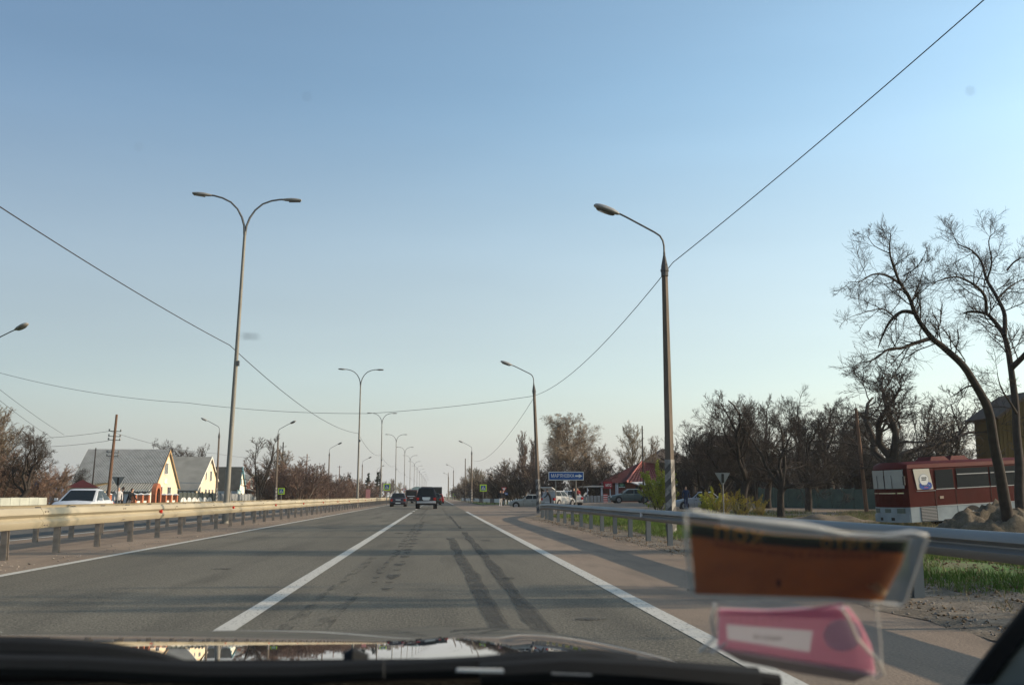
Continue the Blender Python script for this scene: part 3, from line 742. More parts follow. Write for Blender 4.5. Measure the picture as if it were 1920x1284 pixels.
def poplar(seed):
    rs = np.random.RandomState(seed)
    T = line(rs, (0, 0, -.2), (0, 0, 1), 11, 9, 0.02); rT = rad(T, .22, .03)
    L1, r1 = children(rs, T, rT, 44, .1, .98, .36, (18, 34), .5, .18, .05, 5, .5, tipshort=.65)
    L2, r2 = children(rs, L1, r1, 9, .1, 1.0, .42, (15, 40), .3, .15, .08, 3, .6)
    L3, r3 = children(rs, L2, r2, 7, .1, 1.0, .55, (15, 45), .3, .1, .08, 1, .6)
    reg('poplar', [tubes(T, rT, 6), tubes(L1, r1, 4)], [tubes(L2, r2, 3, .014), tubes(L3, r3, 3, .010)], M['bark_grey'], M['twig_red'])
def thicket(seed, kind='thicket', mc='twig_red'):    # many stems from the ground
    rs = np.random.RandomState(seed)
    S, rS = [], []
    for k in range(9):
        a = rs.uniform(0, 6.28); d = (math.cos(a) * .35, math.sin(a) * .35, 1)
        S.append(line(rs, (math.cos(a) * rs.uniform(.1, 1.0), math.sin(a) * rs.uniform(.1, 1.0), -.2), d, rs.uniform(2.6, 4.6), 6, .10, .02))
    S = np.concatenate(S); rS = rad(S, .06, .02)
    L2, r2 = children(rs, S, rS, 13, .12, 1.0, .38, (20, 60), .2, .06, .12, 4, .6, tipshort=.4)
    L3, r3 = children(rs, L2, r2, 8, .1, 1.0, .5, (20, 60), .15, .05, .12, 3, .6)
    L4, r4 = children(rs, L3, r3, 6, .1, 1.0, .55, (20, 55), .1, .03, .1, 1, .6)
    reg(kind, [tubes(S, rS, 5)], [tubes(L2, r2, 3, .012), tubes(L3, r3, 3, .010), tubes(L4, r4, 3, .008)], M['bark_grey'], M[mc])
def slender(seed):   # upright thin forked tree
    rs = np.random.RandomState(seed)
    T = np.concatenate([line(rs, (0, 0, -.2), (.08 * s, .05 * s, 1), 7.5, 8, 0.05) for s in (-1, .3, 1)]); rT = rad(T, .10, .02)
    L1, r1 = children(rs, T, rT, 14, .2, 1.0, .30, (20, 45), .3, .1, .1, 5, .5, tipshort=.5)
    L2, r2 = children(rs, L1, r1, 7, .15, 1.0, .5, (20, 50), .2, .08, .12, 3, .6)
    L3, r3 = children(rs, L2, r2, 6, .1, 1.0, .6, (20, 50), .2, .05, .1, 1, .6)
    reg('slender', [tubes(T, rT, 6), tubes(L1, r1, 4)], [tubes(L2, r2, 3, .012), tubes(L3, r3, 3, .009)], M['bark'], M['twig'])
def conifer(seed):
    rs = np.random.RandomState(seed)
    T = line(rs, (0, 0, -.2), (0, 0, 1), 9, 6, .01); rT = rad(T, .16, .02)
    L1, r1 = children(rs, T, rT, 60, .08, .99, .24, (60, 95), .05, -.03, .05, 4, .4, tipshort=.92)
    L2, r2 = children(rs, L1, r1, 8, .1, 1.0, .3, (30, 60), -.05, 0, .05, 1, .6)
    reg('conifer', [tubes(T, rT, 6), tubes(L1, r1, 3, .02)], [tubes(L2, r2, 3, .015), leaves(rs, L2, 5000, .16, .06)], M['bark'], M['needle'])
def leafing(seed):    # bush coming into leaf
    rs = np.random.RandomState(seed)
    S = np.concatenate([line(rs, (rs.uniform(-.4, .4), rs.uniform(-.4, .4), -.2), (rs.uniform(-.35, .35), rs.uniform(-.35, .35), 1), rs.uniform(2.4, 3.8), 6, .1) for k in range(7)]); rS = rad(S, .05, .015)
    L2, r2 = children(rs, S, rS, 12, .1, 1.0, .36, (20, 60), .2, .06, .12, 4, .6)
    L3, r3 = children(rs, L2, r2, 7, .1, 1.0, .5, (20, 60), .15, .05, .12, 2, .6)
    reg('leafing', [tubes(S, rS, 5)], [tubes(L2, r2, 3, .010), tubes(L3, r3, 3, .007)], M['bark_grey'], M['twig_tan'], ('foliage', leaves(rs, L3, 13000, .06, .06), M['bud']))
    TREES['forsythia'] = TREES.get('forsythia', [])
    me1, me2, ex, h = TREES['leafing'][-1]
    v, q = leaves(rs, L3, 6000, .045, .05)
    TREES['forsythia'].append((me1, me2, ('blossom', npmesh('blossom', v, quads=q, mats=M['yellow_leaf'])), h))
def tallreg(seed, kind, mc): tall(seed, kind, 'bark_grey', mc)
orchard(11); orchard(12); orchard(15)
tall(21); tall(22)
tallreg(23, 'talldark', 'twig'); tallreg(24, 'talltan', 'twig_tan')
birch(31); birch(32); poplar(41); thicket(51); thicket(52); thicket(53, 'thicketdark', 'twig'); slender(61); conifer(71); leafing(81)

def tree(kind, px, Y, top, label, group=None, var=0, rz=None, wide=1.0, name='bare_tree', dx=0.0, lean=0.0, z=None, cat='tree'):
    "tree whose stem stands at photo column px and whose crown reaches photo row top"
    vs = TREES[kind]; me1, me2, ex, H = vs[var % len(vs)]
    p = at(px, 930, Y); g = gh(p.x, Y) if z is None else z
    hgt = at(px, top, Y).z - g; s = hgt / H
    root = empty(name, (p.x, Y, g), r_.uniform(0, 6.28) if rz is None else rz, label, cat, group)
    root.scale = (s * wide, s * wide, s)
    if lean: root.rotation_euler = (0, R(lean), root.rotation_euler.z)
    link('trunk', me1, root); link('crown', me2, root)
    if ex: link(ex[0], ex[1], root)
    return root

# two big leaning trees by the bus, traced limb by limb and given real depth
def big_tree(name, stems, Y, base_r, label, seed, dens=1.0):
    rs = np.random.RandomState(seed)
    b0 = at(*stems[0][0][0], Y); g = gh(b0.x, Y)
    root = empty(name, (b0.x, Y, g), 0, label, 'tree')
    T, C = [], []
    for pts, r0, r1, dy in stems:
        P = [at(px, py, Y + dy * (k / max(1, len(pts) - 1)) * 1.0) - Vector((b0.x, Y, g)) for k, (px, py) in enumerate(pts)]
        if pts is stems[0][0]: P[0].z = -0.2
        # smooth by Catmull-Rom
        Q = []
        n = len(P)
        for i in range(n - 1):
            p0, p1, p2, p3 = P[max(i - 1, 0)], P[i], P[i + 1], P[min(i + 2, n - 1)]
            for k in range(4):
                t = k / 4; Q.append(0.5 * ((2 * p1) + (p2 - p0) * t + (2 * p0 - 5 * p1 + 4 * p2 - p3) * t * t + (3 * p1 - p0 - 3 * p2 + p3) * t ** 3))
        Q.append(P[-1])
        Q = [q + Vector((0, 0.12 * mnoise.noise(q * 0.7), 0)) for q in Q]
        A = np.array([tuple(q) for q in Q])[None]; rA = rad(A, r0, r1)
        T.append((A, rA))
    parts = [tubes(a, r, 9) for a, r in T]
    l2, l3, l4, l5 = [], [], [], []
    for i, (a, r) in enumerate(T):
        ln = np.linalg.norm(np.diff(a, axis=1), axis=2).sum()
        t0 = 0.45 if i == 0 or stems[i][1] > 0.12 else 0.12
        n = max(3, int(ln * (1 - t0) * 3.6 * dens))
        a2, r2 = children(rs, a, r, n, t0, 1.0, min(.6, 1.7 / ln), (30, 75), .12, .04, .16, 6, .45, tipshort=.45, lmin=.5)
        r2 = np.minimum(r2, .020)
        a3, r3 = children(rs, a2, r2, 8, .12, 1.0, .60, (25, 70), .1, .04, .16, 4, .6)
        a4, r4 = children(rs, a3, r3, 7, .12, 1.0, .78, (25, 65), .1, .04, .14, 3, .65)
        l2.append((a2, r2)); l3.append((a3, r3)); l4.append((a4, r4))
    cp = [tubes(a, r, 5, .007) for a, r in l2] + [tubes(a, r, 4, .005) for a, r in l3] + [tubes(a, r, 3, .0038) for a, r in l4]
    tv, tq = merge(parts); cv, cq = merge(cp)
    link('trunk', npmesh('trunk', tv, quads=tq, mats=M['bark'], smooth=True), root)
    link('crown', npmesh('crown', cv, quads=cq, mats=M['twig']), root)
    return root
def c6(l): return [(1560 + x / 2.139, 400 + y / 2.139) for x, y in l]
A = [
    (c6([(715, 1270), (695, 1160), (680, 1060), (655, 930), (622, 780), (578, 690), (520, 610), (440, 530), (405, 500), (342, 415), (312, 335), (270, 265), (232, 165), (238, 80)]), .21, .015, -3.0),
    (c6([(400, 500), (335, 520), (280, 540), (225, 545), (170, 585), (110, 600)]), .08, .012, -1.5),
    (c6([(330, 400), (282, 394), (235, 432), (200, 500), (185, 540)]), .08, .012, 1.2),
    (c6([(262, 425), (210, 385), (150, 392), (75, 415)]), .035, .008, -1.0),
    (c6([(288, 290), (225, 252), (165, 245), (110, 275), (65, 275)]), .05, .008, -1.2),
    (c6([(325, 345), (350, 290), (370, 215)]), .035, .007, 1.6),
    (c6([(288, 250), (340, 215), (380, 150)]), .03, .007, -.8),
    (c6([(576, 694), (540, 695), (495, 725), (470, 740)]), .04, .008, .8),
    (c6([(235, 160), (170, 130), (140, 85)]), .022, .006, .8),
]
B = [
    (c6([(765, 1275), (752, 1150), (748, 1000), (742, 850), (735, 720), (712, 580), (690, 490), (650, 430), (617, 402), (560, 393), (530, 400)]), .19, .03, 2.5),
    (c6([(690, 490), (690, 410), (662, 345), (622, 265), (600, 200), (560, 150), (508, 122), (488, 75)]), .09, .01, 2.0),
    (c6([(620, 405), (612, 335), (562, 285), (500, 255), (425, 272), (400, 290)]), .07, .01, -2.0),
    (c6([(662, 345), (705, 300), (745, 275), (800, 250)]), .05, .01, 1.0),
    (c6([(700, 230), (735, 190), (790, 170)]), .04, .01, 0),
    (c6([(720, 620), (780, 560), (830, 480), (850, 330), (830, 200)]), .12, .01, -2.0),
    (c6([(622, 265), (640, 200), (630, 110), (660, 70)]), .04, .008, -1.5),
    (c6([(740, 800), (690, 720), (660, 640)]), .05, .01, -1.5),
]
big_tree('bare_tree', A, 33.0, .27, 'tall bare tree with trunk curving up to the left, in front of the bus', 7)
big_tree('bare_tree', B, 34.5, .24, 'second tall bare tree at the right edge, upright trunk beside the curving one', 8)
# stump-like fork of the first
# ---- right side, named trees
tree('orchard', 1672, 66, 655, 'wide old gnarled fruit tree above the front of the red bus', None, 0, 1.0, 1.55)
tree('orchard', 1392, 58, 728, 'spreading dark fruit tree behind the yield sign seen from its back', None, 1, 0.3, 1.0)
tree('orchard', 1322, 66, 762, 'low spreading fruit tree just right of the nearest right-hand lamp post', None, 2, 2.3, 1.15)
tree('slender', 1418, 84, 735, 'slender upright pale tree between the two spreading fruit trees', None, 0, 0, 1.0)
tree('orchard', 1466, 56, 742, 'dark fruit tree with a thick straight trunk left of the green fence', None, 0, 2.2, .85)
tree('orchard', 1515, 68, 718, 'fruit tree with hanging twigs before the green concrete fence', None, 2, 4.0, .95)
tree('tall', 1545, 95, 790, 'brown bare tree behind the middle of the green concrete fence', None, 1)
tree('orchard', 1600, 88, 770, 'dim fruit tree behind the fence left of the old gnarled tree', None, 1, 3, 1.1)
tree('talltan', 1805, 85, 780, 'yellowish bare tree behind the roof of the bus', None)
tree('tall', 1868, 80, 770, 'brown bare tree behind the bus before the yellow house', None, 0)
tree('slender', 1735, 78, 735, 'thin forked tree behind the roof hatches of the bus', None, 0, 1)
for i, (px, Y, top) in enumerate([(1285, 88, 840), (1312, 90, 850), (1340, 92, 832), (1370, 94, 850), (1440, 95, 825), (1470, 90, 850), (1500, 98, 828), (1530, 88, 855), (1575, 100, 828), (1605, 88, 850), (1640, 102, 832), (1665, 90, 855), (1700, 95, 838), (1730, 88, 855), (1760, 92, 845), (1800, 90, 850), (1400, 104, 825), (1545, 92, 850), (1620, 90, 850), (1845, 75, 850), (1905, 70, 860)]):
    tree('thicketdark', px, Y, top, 'dark tangled brushwood standing behind the fence and fruit trees', 'brushwood behind the right-hand fruit trees', 0, wide=1.25, name='brushwood')
for i, (px, Y, top, kd, va) in enumerate([(1300, 80, 800, 'talldark', 1), (1352, 86, 790, 'talldark', 0), (1385, 96, 775, 'slender', 0), (1440, 78, 760, 'orchard', 2), (1490, 90, 765, 'talldark', 1), (1560, 84, 745, 'orchard', 1), (1590, 100, 785, 'talldark', 0), (1636, 96, 780, 'talldark', 0), (1705, 98, 780, 'talldark', 1), (1770, 90, 775, 'tall', 1), (1275, 96, 815, 'slender', 0)]):
    tree(kd, px, Y, top, 'bare tree in the dense background row behind the fruit trees and fence', 'background row of bare trees on the right', va, wide=1.2)
# ---- trees around the cafe
tree('birch', 1075, 118, 772, 'big dense birch with brown hanging twigs behind the blue town sign', None, 0, 0, 1.3, name='birch_tree')
tree('birch', 1110, 124, 790, 'birch merging with the big one, right of the blue town sign', None, 1, 2, .9, name='birch_tree')
tree('birch', 1040, 124, 795, 'birch just right of the leaning second lamp post', None, 1, 4, .9, name='birch_tree')
tree('tall', 1130, 128, 830, 'brown bare tree between the birches and the cafe roof', None, 0)
tree('talltan', 1180, 120, 785, 'open-crowned bare tree above the red cafe roof', None, 0, 1, 1.0)
tree('tall', 1215, 128, 815, 'bare tree right of the cafe roof peak', None, 1, 1, .9)
tree('poplar', 985, 138, 806, 'narrow poplar left of the leaning second lamp post', None, 0, 0, 1.5, name='poplar_tree')
tree('poplar', 1000, 142, 818, 'shorter poplar touching the leaning second lamp post', None, 0, 2, 1.5, name='poplar_tree')
for i, (px, Y, top) in enumerate([(1022, 112, 850), (1060, 112, 858), (1095, 114, 852), (1130, 116, 862), (1000, 128, 860), (975, 134, 862), (952, 142, 868), (1165, 118, 875)]):
    tree('thicketdark', px, Y, top, 'dark bare thicket under the birches and poplars right of the road', 'dark thickets right of the road', 0, wide=1.3, name='thicket')
tree('tall', 950, 150, 858, 'small round bare tree above the yield sign on the right', None, 1)
tree('tall', 966, 140, 862, 'small bare tree between the round one and the poplars', None, 0)
for i, (px, Y, top, kd) in enumerate([(936, 150, 884, 'talldark'), (925, 165, 882, 'tall'), (915, 160, 890, 'talldark'), (905, 175, 886, 'tall'), (897, 185, 874, 'talltan'), (886, 190, 872, 'talltan'), (910, 200, 878, 'talltan'), (880, 220, 885, 'tall'), (872, 250, 890, 'tall'), (865, 280, 898, 'tall'), (860, 320, 903, 'talltan'), (855, 370, 908, 'tall'), (850, 430, 912, 'talltan'), (846, 520, 918, 'tall'), (842, 650, 921, 'talltan'), (838, 800, 924, 'tall'), (875, 300, 896, 'tall'), (890, 260, 890, 'tall'), (868, 400, 903, 'tall')]):
    tree(kd, px, Y, top, 'bare roadside tree in the belt running to the vanishing point on the right', 'tree belt on the right of the road', i, wide=1.15)
for i, (px, Y, top) in enumerate([(942, 142, 890), (930, 148, 892), (918, 156, 893), (906, 165, 897), (895, 178, 900), (884, 195, 903), (874, 220, 905), (866, 260, 910), (858, 310, 915), (960, 138, 885)]):
    tree('thicketdark', px, Y, top, 'low dark undergrowth at the foot of the right-hand tree belt', 'undergrowth on the right of the road', 0, wide=1.5, name='undergrowth')
tree('leafing', 1241, 68, 862, 'yellow-green bush coming into leaf left of the nearest right-hand lamp post', None, 0, 0, .95, name='leafing_bush', cat='bush')
tree('leafing', 1213, 120, 905, 'small leafing bush behind the big yellow-green one', None, 0, 0, 1.0, name='leafing_bush', cat='bush')
tree('forsythia', 1392, 56, 915, 'yellow flowering bush at the foot of the spreading fruit tree', None, 0, 0, 1.1, name='flowering_bush', cat='bush')
tree('forsythia', 1352, 60, 905, 'yellow flowering bush behind the post of the backward yield sign', None, 0, 2, .9, name='flowering_bush', cat='bush')
tree('forsythia', 1425, 60, 925, 'smaller yellow flowering bush left of the green fence', None, 0, 4, 1.0, name='flowering_bush', cat='bush')
tree('leafing', 1330, 62, 912, 'low greenish bush between the lamp post and the backward yield sign', None, 0, 3, 1.2, name='leafing_bush', cat='bush')
# ---- left side
tree('tall', -8, 62, 762, 'brown bare tree at the left edge of the frame', None, 0, 0, 1.1)
tree('orchard', 30, 58, 795, 'low bare tree leaning right over the white wall at the left edge', None, 1, 0.6, 1.0, lean=14)
tree('talltan', -30, 70, 745, 'tall bare tree partly outside the left edge', None, 0, 2, 1.2)
tree('orchard', 145, 95, 868, 'small crooked tree behind the red pyramid roof', None, 2, 2)
tree('orchard', 305, 150, 818, 'bare crown rising behind the ridge of the big grey roof', None, 0, 2, 1.0)
tree('orchard', 345, 155, 832, 'bare crown behind the smaller grey roof', None, 1, 1, .8)
tree('slender', 368, 150, 828, 'thin pale tree behind the peak of the smaller grey roof', None, 0, 1)
tree('slender', 485, 118, 810, 'tall bare tree right of the nearest median lamp, over the brick house', None, 0, 0.5, 1.5)
for i, (px, Y, top) in enumerate([(0, 66, 850), (30, 66, 862), (62, 68, 868), (95, 72, 885), (-25, 62, 840), (120, 90, 895), (45, 64, 880)]):
    tree('thicket', px, Y, top, 'reddish bare bushes behind the white wall at the left edge', 'bushes behind the white wall on the left', i, wide=1.3, name='bare_bush', cat='bush')
for i, (px, Y, top) in enumerate([(512, 132, 884), (524, 124, 866), (538, 124, 852), (552, 120, 864), (568, 124, 872), (585, 130, 880), (600, 134, 884), (618, 140, 884), (635, 150, 888), (648, 158, 892), (660, 168, 896), (672, 178, 900), (684, 190, 902), (696, 205, 908), (706, 220, 910), (512, 134, 900), (530, 122, 890), (548, 128, 895), (575, 136, 896), (625, 150, 900), (645, 170, 902), (505, 150, 905), (520, 140, 898)]):
    tree('thicket', px, Y, top, 'reddish-brown bare thicket in the hedge left of the median lamps', 'brown thickets along the left side', i, wide=1.45, name='thicket')
for i, (px, Y, top, kd, var) in enumerate([(525, 128, 838, 'tall', 0), (545, 140, 868, 'tall', 1), (598, 160, 878, 'tall', 0), (640, 185, 886, 'talldark', 0), (655, 230, 890, 'conifer', 0), (668, 240, 896, 'tall', 1), (690, 250, 886, 'conifer', 0), (740, 330, 898, 'talltan', 0), (750, 380, 902, 'talltan', 0), (760, 450, 908, 'tall', 0), (730, 300, 896, 'tall', 1), (722, 280, 900, 'tall', 0), (770, 520, 914, 'tall', 0), (778, 600, 917, 'tall', 0), (788, 800, 921, 'tall', 0), (798, 1000, 923, 'tall', 0), (806, 1300, 924, 'tall', 0), (570, 170, 880, 'tall', 1), (612, 180, 884, 'tall', 1)]):
    tree(kd, px, Y, top, 'bare tree rising out of the brown thickets along the left side' if kd != 'conifer' else 'small dark conifer above the brown thickets on the left', 'trees in the left-hand belt', var, wide=1.1, name='bare_tree' if kd != 'conifer' else 'conifer_tree')
tree('conifer', 708, 235, 884, 'dark conifer beside the slim poplar left of the third median lamp', None, 0, 0, 1.1, name='conifer_tree')
tree('poplar', 714, 240, 877, 'slim reddish poplar left of the third median lamp', None, 0, 0, .9, name='poplar_tree')
# trees off to the right whose branches throw the bands of shade on the road
tree('orchard', 1, 9.5, 600, 'bare roadside tree just outside the right edge of the frame', 'roadside trees just outside the right edge', 0, .4, 1.0, z=-.4).location = (17.0, 10.2, -.4)
tree('talldark', 1, 9.5, 600, 'bare roadside tree just outside the right edge of the frame', 'roadside trees just outside the right edge', 0, .4, 1.0, z=-.4).location = (18.5, 18.6, -.4)

offs = [o for o in sc.objects if o.get('group') == 'roadside trees just outside the right edge']
for o, s in zip(offs, (1.35, 1.15)): o.scale = (s * .8, s * .55, s)
# far woods closing the horizon on both sides
def far_wood(name, x0, x1, y0, y1, n, hmax, seed):
    rs = np.random.RandomState(seed)
    V, Q = [], []
    for k in range(n):
        x = rs.uniform(x0, x1); y = rs.uniform(y0, y1); h = hmax * rs.uniform(.6, 1)
        T = line(rs, (x, y, -.5), (0, 0, 1), h * .8, 3, .03); a, r = children(rs, T, rad(T, .25, .1), 14, .2, 1., .45, (20, 55), .3, .1, .1, 2, .5)
        b, r2 = children(rs, a, r, 7, .1, 1., .5, (20, 60), .2, .05, .1, 1, .7)
        V += [tubes(a, r, 3, .05), tubes(b, r2, 3, .06)]
    v, q = merge(V)
    tag(link(name, npmesh(name, v, quads=q, mats=M['twig_brown'])), kind='stuff', label='far bare wood along the horizon beyond the fields')
far_wood('distant_woods', -420, -60, 420, 520, 110, 11, 1)
far_wood('distant_woods', 60, 420, 230, 330, 130, 10, 2)
far_wood('distant_woods', -150, -45, 170, 260, 60, 8, 3)

# ------------------------------------------------------------------ grass and litter
def blades(name, spots, h, wd, mt, seed, label):
    rs = np.random.RandomState(seed); v = []
    P = np.array(spots); n = len(P); a = rs.uniform(0, 6.28, n); L = h * rs.uniform(.5, 1.4, n); lean_ = rs.normal(0, .35, (n, 2)) * L[:, None]
    c, s = np.cos(a) * wd, np.sin(a) * wd
    v = np.stack([P + np.stack([c, s, 0 * c], 1), P - np.stack([c, s, 0 * c], 1), P + np.stack([lean_[:, 0], lean_[:, 1], L], 1)], 1).reshape(-1, 3)
    tag(link(name, npmesh(name, v, tris=np.arange(3 * n).reshape(n, 3), mats=mt)), kind='stuff', label=label)
rs = np.random.RandomState(4)
def scatter(n, x0, x1, y0, y1, thr, seed, pw=1.6, sc_=0.6):
    out = []
    for _ in range(n):
        x = rs.uniform(x0, x1); y = y0 + (y1 - y0) * rs.uniform(0, 1) ** pw
        if mnoise.noise(Vector((x * sc_, y * sc_, seed))) + rs.normal(0, .12) > thr: out.append((x, y, gh(x, y) + .02))
    return out
blades('verge_grass', scatter(90000, 5.7, 9.1, 4, 50, -0.22, 1), .11, .006, M['blade'], 1, 'short spring grass between the guardrail and the footpath')
blades('verge_grass', scatter(60000, 10.2, 18, 8, 52, -0.05, 2, 1.3), .10, .008, M['blade'], 2, 'patchy green grass beyond the footpath')
blades('dry_grass', scatter(60000, 5.2, 18, 4, 52, -.15, 3, 1.4), .09, .006, M['dryblade'], 3, 'dry straw-coloured grass tufts on the verge')
blades('dry_grass', scatter(26000, 14, 34, 40, 66, -0.2, 5, 1.0, .25), .25, .02, M['dryblade'], 4, 'pale dry grass before the green concrete fence')
blades('verge_grass', scatter(26000, 12, 34, 44, 66, -0.05, 6, 1.0, .25), .20, .02, M['blade'], 5, 'grass under the fruit trees before the green fence')
def litter(name, n, x0, x1, y0, y1, size, mt, seed, label, pw=1.6):
    rs = np.random.RandomState(seed); V, Q = [], []
    base = np.array([(1, 0, 0), (0, 1, 0), (-1, 0, 0), (0, -1, 0), (0, 0, .7), (0, 0, -.5)]); tri = np.array([(0, 1, 4), (1, 2, 4), (2, 3, 4), (3, 0, 4), (1, 0, 5), (2, 1, 5), (3, 2, 5), (0, 3, 5)])
    for k in range(n):
        x = rs.uniform(x0, x1); y = y0 + (y1 - y0) * rs.uniform() ** pw; s = size * rs.uniform(.4, 1.6)
        z = (gh(x, y) + .05) if x > 5.3 else 0.02
        V.append(base * (s * rs.uniform(.6, 1.3, 3)) + np.array([x, y, z]) + rs.normal(0, s * .15, (6, 3))); Q.append(tri + 6 * k)
    tag(link(name, npmesh(name, np.concatenate(V), tris=np.concatenate(Q), mats=mt)), kind='stuff', label=label)
litter('gravel_litter', 3200, 4.2, 6.4, 6, 50, .014, M['stone'], 1, 'small stones and grit along the broken edge of the shoulder')
litter('leaf_litter', 7000, 4.5, 9.5, 6, 45, .017, M['leaflitter'], 2, 'dead leaves and twigs on the verge under the guardrail')
litter('gravel_litter', 500, -7.2, -6.1, 8, 60, .015, M['stone'], 3, 'grit beside the median edge line')
# ------------------------------------------------------------------ buildings
def C(*c): return c
M['slate'] = mat('grey_slate_sheet', (0.235, 0.245, 0.245), 0.85, 0, 0.16, 1.2, 0.2, 20)
M['slate2'] = mat('grey_brown_slate', (0.235, 0.230, 0.205), 0.9, 0, 0.14, 0.8, 0.2, 20)
M['slate_dark'] = mat('dark_slate', (0.075, 0.075, 0.068), 0.9, 0, 0.25, 1.0, 0.2, 20)
M['plaster'] = mat('cream_plaster', (0.74, 0.60, 0.42), 0.9, 0, 0.06, 0.8, 0.2, 20)
M['plaster_w'] = mat('white_plaster', (0.72, 0.68, 0.58), 0.9, 0, 0.06, 0.8, 0.2, 20)
M['bluewhite'] = mat('bluish_whitewash', (0.42, 0.46, 0.52), 0.9, 0, 0.08, 0.8)
M['trim_brown'] = mat('brown_trim', (0.40, 0.26, 0.13), 0.7, 0, 0.1)
M['trim_blue'] = mat('blue_trim', (0.12, 0.36, 0.44), 0.7, 0, 0.1)
M['white'] = mat('white_paint', (0.62, 0.62, 0.60), 0.6, 0, 0.05)
M['glass'] = mat('window_glass', (0.04, 0.05, 0.055), 0.1, 0, 0, spec=0.4)
M['curtain_glass'] = mat('curtained_glass', (0.30, 0.32, 0.32), 0.15, 0, 0.2, 6)
M['orange'] = mat('orange_brick', (0.36, 0.125, 0.065), 0.85, 0, 0.2, 8, 0.2, 30)
M['redbrick'] = mat('red_brick', (0.14, 0.055, 0.042), 0.9, 0, 0.25, 5, 0.2, 30)
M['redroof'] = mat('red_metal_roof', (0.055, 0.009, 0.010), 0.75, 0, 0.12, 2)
M['whitewall'] = mat('pale_concrete_wall', (0.36, 0.37, 0.33), 0.9, 0, 0.15, 1.5, 0.2, 20)
M['greyfence'] = mat('grey_fence', (0.22, 0.23, 0.235), 0.8, 0, 0.12, 2)
M['darkfence'] = mat('dark_fence', (0.055, 0.065, 0.06), 0.7, 0, 0.2, 2)
M['greenfence'] = mat('green_concrete_fence', (0.085, 0.125, 0.105), 0.9, 0, 0.2, 1.2, 0.2, 20)
M['dark'] = mat('dark_void', (0.015, 0.015, 0.016), 0.8)
M['darkwall'] = mat('dark_brown_wall', (0.11, 0.085, 0.06), 0.9, 0, 0.2, 1)  # dark brown wall colour
M['ochre'] = mat('ochre_wood', (0.11, 0.07, 0.018), 0.8, 0, 0.25, 2, stretch=(8, 8, .6))
M['timber'] = mat('dark_timber', (0.07, 0.045, 0.03), 0.8, 0, 0.2, 2)
M['maroon'] = mat('maroon_panel', (0.15, 0.035, 0.035), 0.8, 0, 0.2, 1.5)

def window(root, X, y0, y1, z0, z1, mull=1, frame=M['white'], glass=M['glass'], arch=False, t=0.05, name='window'):
    "window on a wall facing +X"
    m = MB(); f = 0.07
    m.box(X, X + t, y0 - f, y0, z0 - f, z1 + f); m.box(X, X + t, y1, y1 + f, z0 - f, z1 + f)
    m.box(X, X + t, y0, y1, z1, z1 + f); m.box(X, X + t + .04, y0, y1, z0 - f, z0)
    for k in range(mull):
        yy = y0 + (y1 - y0) * (k + 1) / (mull + 1); m.box(X + .002, X + t - .01, yy - .03, yy + .03, z0, z1)
    w_ = m.build(name, frame, root)
    g = MB(); g.box(X - .002, X + .012, y0, y1, z0, z1); g.build('pane', glass, w_)
    return w_
def corr_sheet(a, b, c, d, nrib, amp, th=0.012):
    "corrugated sheet over quad a(top left) b(top right) c(bottom right) d(bottom left)"
    a, b, c, d = map(Vector, (a, b, c, d)); n_ = (b - a).cross(d - a).normalized(); n_ = n_ if n_.z > 0 else -n_
    m = MB(); K = nrib * 4; v = []
    for k in range(K + 1):
        s = k / K; o = n_ * (amp * math.cos(2 * math.pi * nrib * s))
        v += [a.lerp(b, s) + o, d.lerp(c, s) + o + n_ * 0.03]
    m.add(v, [(2 * i, 2 * i + 2, 2 * i + 3, 2 * i + 1) for i in range(K)])
    return m
